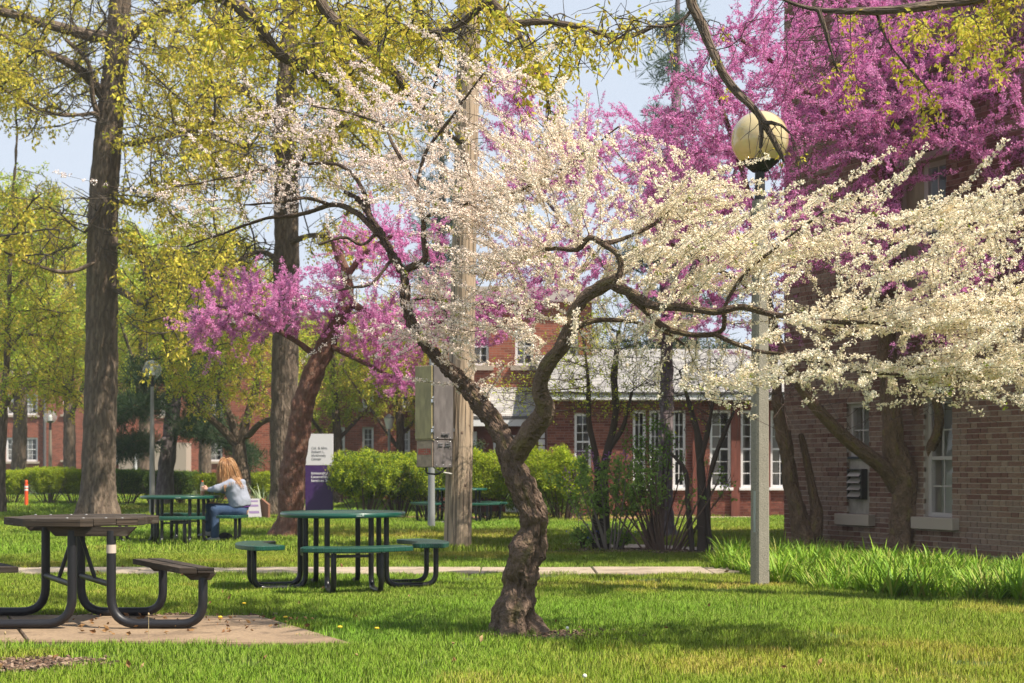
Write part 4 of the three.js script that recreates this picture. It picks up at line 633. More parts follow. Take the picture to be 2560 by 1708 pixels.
  const jeansList = [[J(790, 930, 0), J(800, 900, 0), 0.14, 0.135], ...legs.map(([a, b, ra, rb], i) => [a, b, ra + 0.016, rb + (i % 2 ? 0.026 : 0.02)])];
  const jeans = p => Math.max(smin(wide(bones(0, jeansList.slice(0, 1), 0.05), 0.85)(p), bones(0, jeansList.slice(1), 0.05)(p), 0.05) + 0.6 * folds(p), p.y - J(800, 830, 0).y);
  part('jeans', surface(jeans, lo, hi, 0.0125), M([0.035, 0.068, 0.14], 0.9), person);
  part('shirt_hem', surface(p => Math.max(wide(q => cap(q, J(805, 880, 0), J(805, 870, 0), 0.152, 0.152), 0.85)(p), Math.abs(p.y - J(800, 893, 0).y - p.x * 0.16) - 0.018), V(-0.25, 0.4, -0.25), V(0.25, 0.7, 0.25), 0.0125), M([0.16, 0.04, 0.30], 0.9), person, 'purple shirt hem below the hoodie');
  for (const i of [0, 1]) { const a = an[i], tilt = i ? 0.25 : 0.0, heel = V(a.x + 0.045, Math.max(0.035, a.y - 0.075), a.z), toe = V(a.x - 0.17 + (i ? 0.02 : 0), Math.max(0.03, a.y - 0.085 - tilt * 0.1), a.z), c = a.clone(); part('shoe', surface(p => Math.max(smin(cap(p, heel, toe, 0.042, 0.034), cap(p, V(a.x, a.y - 0.03, a.z), V(a.x - 0.05, heel.y + 0.02, a.z), 0.045, 0.03), 0.05), heel.y - 0.034 - p.y), c.clone().subScalar(0.26), c.clone().addScalar(0.2), 0.01), M([0.30, 0.30, 0.33], 0.7), person); }
  // long straight hair falling to both sides of the face and over the shoulders
  const hr = random(15), strands = [], hc = crown.clone().add(V(0.004, 0.0, 0));
  for (let i = 0; i < 620; i++) {
    const u = hr() * 6.283, e = Math.acos(1 - hr() * 1.15), n = V(Math.sin(e) * Math.cos(u), Math.cos(e), Math.sin(e) * Math.sin(u)); if (n.x < -0.62 && n.y < 0.45) continue;
    let p = hc.clone().add(V(n.x * 0.104, n.y * 0.118, n.z * 0.092)); const path = [{ p, r: 0.006 }], len = 0.13 + 0.28 * hr(), dir = V(n.x * 0.5, 0.2 - 0.6 * (1 - n.y), n.z * 0.35).normalize(), k = 9, back = n.x > 0.25 ? 0.5 + 0.4 * hr() : 0.05 + 0.5 * hr();
    for (let j = 1; j <= k; j++) { dir.add(V(back * 0.35 - 0.03, -0.75, n.z * 0.02)).normalize(); p = p.clone().addScaledVector(dir, len / k); const q = p.clone().sub(hc), l = Math.hypot(q.x / 0.106, q.y / 0.12, q.z / 0.095); if (l < 1) p.copy(hc).addScaledVector(q, 1 / l); const bs = hoodie(p); if (bs < 0.012 && p.y < neck.y + 0.05) p.add(V(0.0, 0.0, Math.sign(n.z || 1) * (0.012 - bs))).add(V(n.x > 0.2 ? 0.012 : 0, 0.004, 0)); path.push({ p, r: 0.006 * (1 - 0.6 * j / k) }); }
    strands.push(path);
  }
  const third = k => strands.filter((_, i) => i % 3 === k);
  const scalp = surface(p => { const q = p.clone().sub(hc); return Math.max(Math.hypot(q.x / 1.02, q.y / 1.16, q.z / 0.88) - 0.1, -(q.x + 0.075 + q.y * 0.35)); }, hc.clone().subScalar(0.16), hc.clone().addScalar(0.16), 0.012);
  const hair = part('hair', scalp, M([0.30, 0.14, 0.055], 0.5), person); [[0.38, 0.19, 0.075], [0.27, 0.125, 0.05], [0.50, 0.29, 0.135]].forEach((c, k) => part('strands', sweep(third(k), { sides: () => 4 }), M(c, 0.42), hair));
  // drink bottle in the hands
  const bp = J(185, 660, 0.0), bottle = thing('drink_bottle', 'half full clear bottle with orange cap held on the green tabletop', 'bottle', null, V(seat.x + bp.x, 0.769, seat.z + bp.z)), ln = pts => new THREE.LatheGeometry(pts.map(q => new THREE.Vector2(...q)), 24);
  part('flask', ln([[0.0005, 0], [0.03, 0], [0.034, 0.01], [0.034, 0.13], [0.03, 0.16], [0.016, 0.205], [0.0145, 0.222]]), new THREE.MeshPhysicalMaterial({ color: rgb(0.9, 0.9, 0.9), roughness: 0.05, transmission: 0.9, thickness: 0 }), bottle);
  part('drink', ln([[0.0005, 0.003], [0.0315, 0.004], [0.0315, 0.115], [0.0005, 0.115]]), M([0.42, 0.13, 0.025], 0.3), bottle); part('label', new THREE.CylinderGeometry(0.0347, 0.0347, 0.05, 24, 1, true).translate(0, 0.1, 0), M([0.62, 0.48, 0.33], 0.5), bottle); part('cap', cyl(0.0165, 0.016, 0.018, 0, 0.218, 0, 18), M([0.75, 0.13, 0.015], 0.4), bottle);
  const bag = thing('backpack', 'black bag lying on the grass behind the seated person', 'bag', null, V(seat.x + (515 - 800) * K, 0, seat.z - 0.12)), bl = M([0.012, 0.012, 0.013], 0.8);
  part('sack', surface(p => { const q = V(p.x / 1.25, (p.y - 0.08) / 0.85, p.z / 1.1); return q.length() - 0.11 + 0.02 * noise(p.x * 14, p.y * 14, p.z * 14); }, V(-0.2, -0.05, -0.2), V(0.2, 0.25, 0.2), 0.016), bl, bag); part('strap', tubeOf([V(0.02, 0.15, 0.05), V(0.12, 0.14, 0.09), V(0.17, 0.03, 0.08), V(0.2, 0.02, 0.02)], 0.012, 0.05, 8, 0.06), bl, bag);
}
// ---------------------------------------------------------------- the blossoming white redbud in front
const petalMat = leafMat(0.3, { roughness: 0.7 }), pinkMat = leafMat(0.42, { roughness: 0.75 });
const whitePetals = [[0.93, 0.86, 0.74], [0.92, 0.83, 0.70], [0.94, 0.90, 0.81], [0.92, 0.79, 0.70]], pinkPetals = [[0.82, 0.38, 0.65], [0.76, 0.30, 0.59], [0.87, 0.47, 0.73], [0.70, 0.26, 0.55]];
const whiteFlower = [1, 2, 3].map(s => clump(s, 11, 0.0145, 0.0145, 0.0125, whitePetals, { fold: 0.6, up: 0.15, radial: 0.9 })), pinkFlower = [4, 5, 6].map(s => clump(s, 11, 0.022, 0.021, 0.017, pinkPetals, { fold: 0.6, up: 0.1, radial: 0.9 }));
const budLeaf = clump(12, 5, 0.018, 0.03, 0.018, [[0.42, 0.40, 0.04], [0.30, 0.36, 0.04]], { up: 0.6 });
{
  const rnd = random(21), tree = thing('white_redbud', 'white blossoming tree with gnarled twisted trunk in the foreground', 'tree', null, onGround(1180, 10.2)), off = tree.position.clone();
  const zoom = (x, y) => [(1100 + x / 2.12) / SC, (900 + y / 2.12) / SC], px = 10.2 / FOCAL / 2.12 / 2;   // trunk outline measured on an enlarged view; half width in metres
  const Z = (x, y, w, d) => [at(...zoom(x, y), d), w * px];
  const trunk = [Z(398, 1490, 250, 10.2), Z(395, 1440, 235, 10.2), Z(400, 1350, 205, 10.2), Z(412, 1280, 180, 10.2), Z(425, 1200, 165, 10.2), Z(440, 1100, 188, 10.2), Z(458, 1030, 200, 10.2), Z(488, 950, 180, 10.19), Z(500, 880, 152, 10.18), Z(487, 800, 148, 10.18), Z(452, 700, 158, 10.18), Z(405, 600, 146, 10.2), Z(375, 520, 132, 10.22), Z(345, 440, 114, 10.26),
    Z(322, 395, 104, 10.3), Z(285, 330, 104, 10.36), Z(250, 280, 108, 10.4), Z(200, 220, 104, 10.46), Z(150, 150, 98, 10.52), Z(75, 80, 86, 10.6), Z(20, 20, 78, 10.68),
    ...limb([[985, 800, 0.047, 10.75], [945, 740, 0.044, 10.85], [930, 690, 0.042, 10.9], [929, 645, 0.039, 10.95], [918, 615, 0.037, 11.0], [900, 585, 0.033, 11.05], [880, 548, 0.032, 11.1], [850, 500, 0.03, 11.2], [825, 460, 0.024, 11.3], [790, 440, 0.017, 11.4]])];
  const right = [Z(395, 520, 118, 10.22), Z(430, 460, 112, 10.14), Z(460, 415, 110, 10.08), Z(490, 370, 112, 10.05), Z(540, 305, 112, 10.0), Z(560, 245, 95, 9.95), Z(537, 200, 86, 9.92), Z(530, 150, 84, 9.9), Z(540, 100, 80, 9.87), Z(560, 50, 78, 9.84), Z(590, 0, 70, 9.8)].concat(limb([[1290, 795, 0.05, 9.75], [1303, 760, 0.044, 9.72], [1320, 712, 0.043, 9.7], [1345, 680, 0.042, 9.66], [1385, 655, 0.043, 9.6], [1418, 640, 0.042, 9.55]]));
  const limbs = [trunk, right,
    limb([[1405, 655, 0.036, 9.58], [1440, 668, 0.032, 9.52], [1500, 700, 0.029, 9.42], [1560, 705, 0.027, 9.35], [1640, 716, 0.024, 9.25], [1700, 706, 0.022, 9.2], [1780, 722, 0.02, 9.1], [1880, 735, 0.017, 9.0], [1990, 742, 0.014, 8.9], [2120, 745, 0.011, 8.8], [2260, 700, 0.008, 8.7]]),
    limb([[1430, 668, 0.029, 9.53], [1475, 705, 0.025, 9.5], [1525, 750, 0.022, 9.5], [1590, 768, 0.018, 9.5], [1655, 760, 0.017, 9.45], [1664, 705, 0.014, 9.4], [1700, 640, 0.011, 9.4], [1790, 560, 0.009, 9.3], [1900, 480, 0.007, 9.2]]),
    limb([[1640, 765, 0.015, 9.45], [1720, 800, 0.013, 9.3], [1830, 820, 0.012, 9.1], [1960, 850, 0.01, 8.9], [2100, 860, 0.008, 8.8], [2250, 850, 0.006, 8.7]]),
    limb([[1424, 638, 0.024, 9.55], [1421, 590, 0.021, 9.55], [1390, 562, 0.02, 9.6], [1352, 545, 0.018, 9.65], [1328, 570, 0.016, 9.7], [1275, 568, 0.014, 9.8], [1200, 580, 0.013, 10.0], [1120, 610, 0.01, 10.2]]),
    limb([[1390, 562, 0.016, 9.6], [1470, 530, 0.013, 9.7], [1560, 470, 0.011, 9.8], [1600, 430, 0.009, 9.8], [1640, 410, 0.007, 9.8]]),
    limb([[921, 628, 0.03, 10.98], [950, 612, 0.03, 10.95], [973, 600, 0.028, 10.9], [972, 550, 0.022, 10.9], [970, 500, 0.02, 10.9], [957, 430, 0.016, 10.9], [985, 340, 0.013, 10.9], [1050, 250, 0.01, 10.8], [1110, 170, 0.007, 10.7]]),
    limb([[970, 500, 0.014, 10.9], [1060, 470, 0.012, 10.7], [1180, 440, 0.01, 10.5], [1300, 380, 0.008, 10.3], [1420, 290, 0.006, 10.2]]),
    limb([[880, 548, 0.026, 11.1], [820, 490, 0.023, 11.3], [760, 470, 0.02, 11.5], [690, 492, 0.017, 11.7], [620, 500, 0.014, 11.8], [540, 525, 0.011, 11.9], [430, 566, 0.007, 12.0]]), limb([[760, 470, 0.016, 11.5], [700, 455, 0.013, 11.4], [640, 465, 0.01, 11.3], [560, 470, 0.007, 11.3]]), limb([[870, 530, 0.016, 11.1], [830, 560, 0.013, 11.0], [790, 545, 0.011, 10.9], [730, 560, 0.008, 10.9]]),
    limb([[850, 500, 0.021, 11.2], [830, 430, 0.018, 11.3], [790, 385, 0.015, 11.4], [700, 375, 0.012, 11.6], [560, 400, 0.009, 11.8], [400, 430, 0.006, 12]]), limb([[957, 430, 0.015, 10.9], [900, 330, 0.012, 11], [880, 290, 0.01, 11.1], [800, 260, 0.008, 11.2], [700, 240, 0.006, 11.3]]),
    limb([[905, 590, 0.014, 11.05], [850, 650, 0.011, 11.0], [790, 665, 0.009, 11.0], [770, 670, 0.007, 11]]),
    limb([[930, 690, 0.012, 10.9], [1000, 690, 0.01, 10.7], [1040, 760, 0.007, 10.6]]), limb([[1303, 760, 0.02, 9.72], [1360, 735, 0.02, 9.8], [1430, 735, 0.014, 9.9], [1520, 760, 0.01, 9.9], [1580, 800, 0.007, 9.9]])];
  const pts = [];
  const E = (n, ...a) => ellipsoid(rnd, pts, Math.round(n * 0.8), ...a.slice(0, 5), a[5] * 0.62);
  E(820, 2060, 690, 400, 220, 9.2, 1.3); E(430, 1980, 870, 340, 70, 9.1, 1.2); E(250, 2260, 780, 180, 150, 8.9, 1.0); E(190, 2230, 540, 230, 85, 9.2, 1.1); E(130, 1900, 520, 180, 75, 9.6, 1.0); E(60, 1560, 420, 110, 60, 9.9, 1);
  E(640, 1400, 470, 330, 180, 10.2, 1.6); E(330, 1620, 570, 240, 110, 9.8, 1.2); E(220, 1130, 350, 260, 130, 10.7, 1.4); E(60, 1120, 200, 170, 60, 10.8, 0.9); E(170, 1150, 480, 250, 90, 10.6, 1.2); E(230, 1160, 660, 230, 75, 10.3, 1.1); E(110, 1120, 780, 180, 60, 10.4, 0.7); E(110, 1500, 810, 160, 60, 9.8, 0.7); E(30, 860, 800, 90, 50, 10.9, 0.5);
  E(170, 760, 400, 200, 80, 11.4, 1.1); E(90, 520, 440, 180, 70, 11.8, 0.8); E(50, 700, 260, 140, 60, 11.5, 0.9); E(50, 880, 210, 160, 60, 11.2, 0.9); E(60, 1500, 780, 150, 60, 9.7, 0.8); E(30, 900, 780, 90, 60, 10.9, 0.5); E(40, 2330, 930, 60, 40, 8.7, 0.4); E(110, 1580, 860, 170, 80, 9.6, 0.8);
  const { limbPaths, paths } = grow(5, limbs, pts, { step: 0.085, reach: 0.9, kill: 0.14, tip: 0.0027, power: 2.35, wander: 0.32, rise: 0.05, limit: 12000, limbStep: 0.06, rMax: 0.016 });
  const kn = knobby(0.02, 5);
  const gnarl = (p, v, r, len, a) => {
    const q = p.clone().addScaledVector(v, r), h = p.y, low = smooth(1.35, 0.25, h);
    let k = 0.04 * low * noise(q.x * 7, q.y * 6, q.z * 7) + 0.034 * low * Math.max(0, noise(q.x * 13 + 3, q.y * 11, q.z * 13)) + 0.016 * noise(q.x * 22, q.y * 14, q.z * 22) + 0.009 * noise(q.x * 50, q.y * 26, q.z * 50);
    const grooveX = lerp(0.45, 0.75, smooth(0.5, 1.3, h)), gx = v.x - grooveX * (h > 0.45 ? 1 : -0.1); k -= 0.05 * Math.exp(-gx * gx * 60) * (v.z > 0 ? 1 : 0) * smooth(0.0, 0.15, h) * smooth(1.45, 1.0, h) * (0.6 + 0.6 * Math.abs(noise(0, h * 4, 0)));
    { const f = Math.max(0, 1 - 4 * Math.abs(noise(q.x * 17, q.y * 5 + 3, q.z * 17))), f2 = Math.max(0, 1 - 5 * Math.abs(noise(q.x * 34 + 9, q.y * 13, q.z * 34))); k -= 0.016 * f * f + 0.008 * f2; } k -= 0.012 * low; k += smooth(0.3, 0.0, h) * (0.05 * Math.cos(Math.atan2(v.z, v.x) * 3 + 1.2) + 0.045);
    for (const [bx, by, bz, br, amp] of [[-0.5, 0.62, 0.8, 0.10, 0.045], [-0.2, 0.5, 0.95, 0.07, 0.04], [-0.75, 0.42, 0.55, 0.06, 0.035], [0.25, 0.4, 0.9, 0.08, 0.035], [0.1, 0.85, 0.95, 0.07, 0.03], [0.4, 0.22, 0.85, 0.09, 0.045], [-0.5, 0.2, 0.8, 0.08, 0.04], [-0.1, 1.35, 0.95, 0.06, 0.025]]) { const dd = Math.hypot((v.x - bx) * r, h - by, (v.z - bz) * r); k += amp * Math.exp(-dd * dd / (br * br)); }
    return k;
  };
  const local = g => g.translate(-off.x, -off.y, -off.z);
  const fine = path => resample(path.map(k => [k.p, k.r]), 0.014);
  part('trunk', local(sweep([fine(limbPaths[0])], { sides: () => 96, tile: 0.42, shape: gnarl })), redbudBark, tree);
  for (const k of [1]) part('limb', local(sweep([fine(limbPaths[k])], { sides: () => 36, tile: 0.35, shape: knobby(0.011, 9) })), redbudBark, tree);
  for (let k = 2; k < limbPaths.length; k++) part('limb', local(sweep([resample(limbPaths[k].map(q => [q.p.clone().add(V(0.012 * noise(q.p.x * 5, q.p.y * 5, k), 0.012 * noise(q.p.y * 5, k, q.p.x * 5), 0)), q.r]), 0.03)], { sides: () => 12, tile: 0.3, shape: knobby(0.004, 14) })), redbudBark, tree);
  const centre = V(0.6, 2.2, -10.2), out = p => { const o = p.clone().sub(centre); o.y *= 0.2; o.normalize(); o.y += 0.12; if (p.x > 0.3) { o.x += 0.42; o.y += 0.16; } return o.multiplyScalar(0.85); };
  const layer = p => 1.2 * noise(p.x * 0.9, (p.y - 0.16 * Math.abs(p.x)) * 3.6, p.z * 0.8) + 0.5 * noise(p.x * 2.4, p.y * 6, p.z * 2.4);   // shoots gather in loose tiers with gaps between
  const twigs = sprout(rnd, [...paths, ...limbPaths.slice(2)], { rMax: 0.012, every: 0.13, len: [0.14, 0.8], spread: 0.42, along: 0.35, bias: out, r: 0.0028, pts: 5, curl: 0.1 }).filter(t => layer(t[2].p) > 0.13 - 0.26 * rnd() && !(t[4].p.y > 3.2 && t[4].p.x > 0.7 && t[4].p.x < 1.75));
  for (const path of paths) { const e = path[path.length - 1], b = path[path.length - 2]; if (e.p.y < 2.1 || e.p.y > 2.9 && e.p.x > 0.6 && e.p.x < 1.7 || rnd() > 0.13) continue; const dir = out(e.p).normalize().multiplyScalar(0.8).add(V().subVectors(e.p, b.p).normalize().multiplyScalar(0.35)).add(V((rnd() - 0.3) * 0.4, 0.22 * rnd() - 0.05, (rnd() - 0.5) * 0.6)).normalize(), l = 0.35 + 0.75 * rnd(), tw = [{ p: e.p.clone(), r: 0.0032 }]; let q = e.p; for (let k = 1; k < 8; k++) { dir.add(V((rnd() - 0.5) * 0.14, (rnd() - 0.4) * 0.14, (rnd() - 0.5) * 0.14)).normalize(); q = q.clone().addScaledVector(dir, l / 7); tw.push({ p: q, r: 0.0032 * (1 - 0.09 * k) }); } twigs.push(tw); }   // long whips past the crown
  part('branches', local(sweep(paths, { tile: 0.2 })), M([0.135, 0.098, 0.075], 0.92), tree).userData.kind = 'stuff'; const tw = part('twigs', local(sweep(twigs, { sides: () => 3 })), twigMat, tree); tw.userData.kind = 'stuff';
  const lists = [[], [], []], leaves = [];
  const dense = p => { const l = smooth(-0.3, -2.2, p.x); return lerp(0.97, 0.36, l) * (0.72 + 0.5 * noise(p.x * 2.2, p.y * 2.2, p.z * 2.2) + 0.25) * smooth(1.4, 1.75, p.y + 0.25 * noise(p.x * 3, 3, p.z * 3)); };
  const bloom = (p, t) => { if (rnd() > dense(p)) { return; } const o = V(rnd() - 0.5, rnd() - 0.5, rnd() - 0.5).multiplyScalar(0.024), w = rnd(), warm = smooth(-1.5, 1.5, p.x); lists[Math.floor(w * 3)].push([p.add(o).sub(off), turn(rnd), (0.75 + 0.85 * rnd() * rnd()) * lerp(0.95, 1.06, warm), [1.0, lerp(0.95, 1.0, warm), lerp(1.02, 0.93, warm)]]); };
  spots(rnd, twigs, 0.018, bloom); spots(rnd, paths, 0.024, bloom, 0.0052);
  spots(rnd, twigs, 0.6, p => { if (rnd() < 0.5) leaves.push([p.clone().sub(off), turn(rnd), 0.7 + 0.6 * rnd()]); });
  whiteFlower.forEach((g, i) => instances('blossoms', g, petalMat, lists[i], tree)); instances('young_leaves', budLeaf, petalMat, leaves, tree);
  console.log('white redbud', paths.length, twigs.length, lists.reduce((a, l) => a + l.length, 0));
}
// ---------------------------------------------------------------- pink redbuds
function redbud({ seed, name, label, base, limbs, crown, step, bark, spacing, keep, bias, twig = 0.3, lean, bloomFrom = 1.2, rMax = 0.03, every = 0.16, scale = 1, kill = 0.2, more = 2.0, off }) {
  const rnd = random(seed), tree = thing(name, label, 'tree', null, base), o = base.clone(), pts = []; for (const e of crown) ellipsoid(rnd, pts, Math.round(e[0] * more), ...e.slice(1));
  const { limbPaths, paths } = grow(seed, limbs, pts, { step, reach: 1.6, kill, tip: 0.0035, power: 2.4, wander: 0.3, rise: 0.04, limit: 9000, limbStep: 0.1, rMax });
  const local = g => g.translate(-o.x, -o.y, -o.z);
  limbPaths.forEach((p, i) => part(i ? 'limb' : 'trunk', local(sweep([resample(p.map(k => [k.p, k.r]), i ? 0.05 : 0.03)], { sides: () => i ? 16 : 40, tile: 0.45, shape: i ? knobby(0.008, 7) : (q, v, r) => knobby(0.035, 4)(q, v, r) + smooth(0.45, 0, q.y) * (0.03 + 0.05 * Math.cos(Math.atan2(v.z, v.x) * 4)) })), bark, tree));
  const twigs = sprout(rnd, paths, { rMax: 0.016, every, len: [0.12, 0.12 + twig * 2], spread: 0.5, along: 0.5, bias: bias ?? (() => V(0, 0.15, 0)), r: 0.0042, pts: 4 });
  part('branches', local(sweep(paths)), M([0.085, 0.062, 0.052], 0.92), tree).userData.kind = 'stuff'; part('twigs', local(sweep(twigs, { sides: () => 3 })), twigMat, tree).userData.kind = 'stuff';
  const lists = [[], [], []], bloom = p => { if (keep && rnd() > keep(p)) return; if (p.y < bloomFrom) return; const q = p.add(V(rnd() - 0.5, rnd() - 0.5, rnd() - 0.5).multiplyScalar(0.045)); const k = 0.85 + 0.3 * rnd(); lists[Math.floor(rnd() * 3)].push([q.sub(o), turn(rnd), (0.7 + 0.7 * rnd()) * scale, [k, k, k]]); };
  spots(rnd, twigs, spacing, bloom); spots(rnd, paths, spacing, bloom, 0.012);
  pinkFlower.forEach((g, i) => instances('blossoms', g, pinkMat, lists[i], tree));
  console.log(name, paths.length, twigs.length, lists.reduce((a, l) => a + l.length, 0)); return tree;
}
const D = (list, d0, d1) => limb(list, d0, d1);
redbud({ seed: 31, name: 'pink_redbud', label: 'large pink blossoming tree with stout forked trunk against the brick wall', base: onGround(2075, 18.6), bark: wallRedbudBark, step: 0.16, spacing: 0.036, every: 0.14, twig: 0.36, bloomFrom: 2.6, rMax: 0.04, more: 1.05,
  limbs: [D([[2075, 1295, 0.24], [2075, 1230, 0.19], [2078, 1160, 0.18], [2078, 1100, 0.185], [2062, 1060, 0.165], [2050, 1010, 0.135], [2045, 930, 0.125], [2035, 820, 0.12], [2030, 700, 0.10], [2050, 560, 0.085], [2040, 420, 0.07], [2060, 250, 0.05], [2080, 60, 0.035]], 18.6, 17.9),
    D([[2060, 1120, 0.12], [2030, 1075, 0.105], [1985, 1040, 0.095], [1940, 1005, 0.085], [1900, 965, 0.08], [1860, 920, 0.07], [1800, 820, 0.06], [1760, 680, 0.05], [1740, 540, 0.04], [1700, 380, 0.03], [1640, 200, 0.022]], 18.5, 16.8),
    D([[2085, 1100, 0.10], [2105, 1050, 0.095], [2112, 990, 0.09], [2108, 930, 0.085], [2110, 830, 0.075], [2140, 700, 0.06], [2180, 540, 0.05], [2200, 350, 0.038], [2240, 150, 0.028]], 18.6, 18.0),
    D([[2095, 1085, 0.075], [2125, 1045, 0.07], [2150, 1000, 0.066], [2156, 955, 0.06], [2148, 900, 0.056], [2180, 800, 0.05], [2230, 620, 0.045], [2260, 530, 0.04], [2300, 490, 0.038], [2370, 460, 0.03]], 18.5, 16.9),
    D([[2040, 420, 0.05], [1930, 300, 0.04], [1820, 180, 0.03], [1700, 90, 0.02]], 18.0, 17.2), D([[1760, 680, 0.035], [1650, 620, 0.028], [1540, 560, 0.02]], 17.0, 17.2)],
  crown: [[520, 1980, 180, 420, 260, 17.6, 1.9], [400, 2200, 200, 300, 180, 17.2, 1.5], [200, 1640, 300, 170, 160, 17.2, 1.3], [150, 1600, 480, 160, 110, 17.2, 1.0], [140, 2240, 610, 140, 80, 17.0, 0.9], [90, 2020, 560, 150, 120, 17.2, 0.8], [60, 2300, 380, 80, 80, 17.0, 0.6], [120, 1800, 520, 150, 120, 17.0, 1.0], [70, 2170, 760, 140, 110, 17.2, 0.6], [45, 1760, 880, 120, 70, 17.4, 0.6], [30, 2080, 900, 140, 90, 17.4, 0.6]],
  keep: p => 0.93 });
redbud({ seed: 37, name: 'forked_redbud', label: 'two stemmed bare trunk with a sawn stub at the building corner', base: onGround(1850, 19.4), bark: wallRedbudBark, step: 0.2, spacing: 0.09, every: 0.3, twig: 0.2, bloomFrom: 2.2, rMax: 0.03,
  limbs: [D([[1850, 1275, 0.24], [1848, 1235, 0.18], [1835, 1190, 0.125], [1818, 1120, 0.105], [1808, 1050, 0.092], [1795, 980, 0.085], [1788, 930, 0.08], [1775, 840, 0.07], [1760, 720, 0.05]], 19.4, 19.0), D([[1868, 1225, 0.12], [1874, 1180, 0.095], [1868, 1140, 0.062], [1858, 1090, 0.056], [1850, 1050, 0.05], [1842, 1012, 0.045], [1838, 996, 0.03]], 19.3, 19.2)],
  crown: [[26, 1770, 900, 60, 60, 19.0, 0.5], [40, 1740, 720, 90, 90, 18.8, 0.7]] });
redbud({ seed: 43, name: 'leaning_redbud', label: 'leaning reddish trunk with broken top and pink flowering boughs', base: onGround(658, 24.3), bark: redBark, step: 0.2, spacing: 0.04, every: 0.13, twig: 0.36, bloomFrom: 2.4, rMax: 0.035, scale: 1.1, more: 1.1,
  limbs: [D([[655, 1262, 0.35], [662, 1225, 0.26], [668, 1180, 0.215], [668, 1130, 0.225], [672, 1080, 0.21], [682, 1010, 0.195], [695, 930, 0.185], [722, 850, 0.17], [750, 790, 0.155], [775, 740, 0.14], [795, 690, 0.12], [795, 640, 0.095], [778, 585, 0.08], [760, 545, 0.06], [752, 528, 0.03]], 24.3, 24.0),
    D([[735, 830, 0.06], [690, 790, 0.05], [640, 760, 0.042], [570, 720, 0.032], [490, 700, 0.02]], 24.2, 23.4), D([[795, 690, 0.07], [850, 720, 0.055], [930, 750, 0.045], [1010, 740, 0.032], [1090, 720, 0.02]], 24.1, 23.7), D([[790, 640, 0.06], [840, 580, 0.05], [900, 540, 0.035]], 24.0, 23.8), D([[750, 790, 0.05], [850, 840, 0.035], [930, 880, 0.025]], 24.1, 23.6)],
  crown: [[190, 580, 715, 140, 75, 23.5, 0.9], [70, 480, 755, 60, 50, 23.4, 0.5], [130, 900, 570, 130, 80, 23.8, 0.9], [150, 900, 760, 130, 90, 23.7, 0.9], [55, 915, 890, 70, 70, 23.5, 0.5], [60, 740, 690, 80, 80, 23.8, 0.6], [110, 1060, 730, 110, 80, 23.6, 0.9]],
  bias: p => V(-0.15, 0.25, 0) });

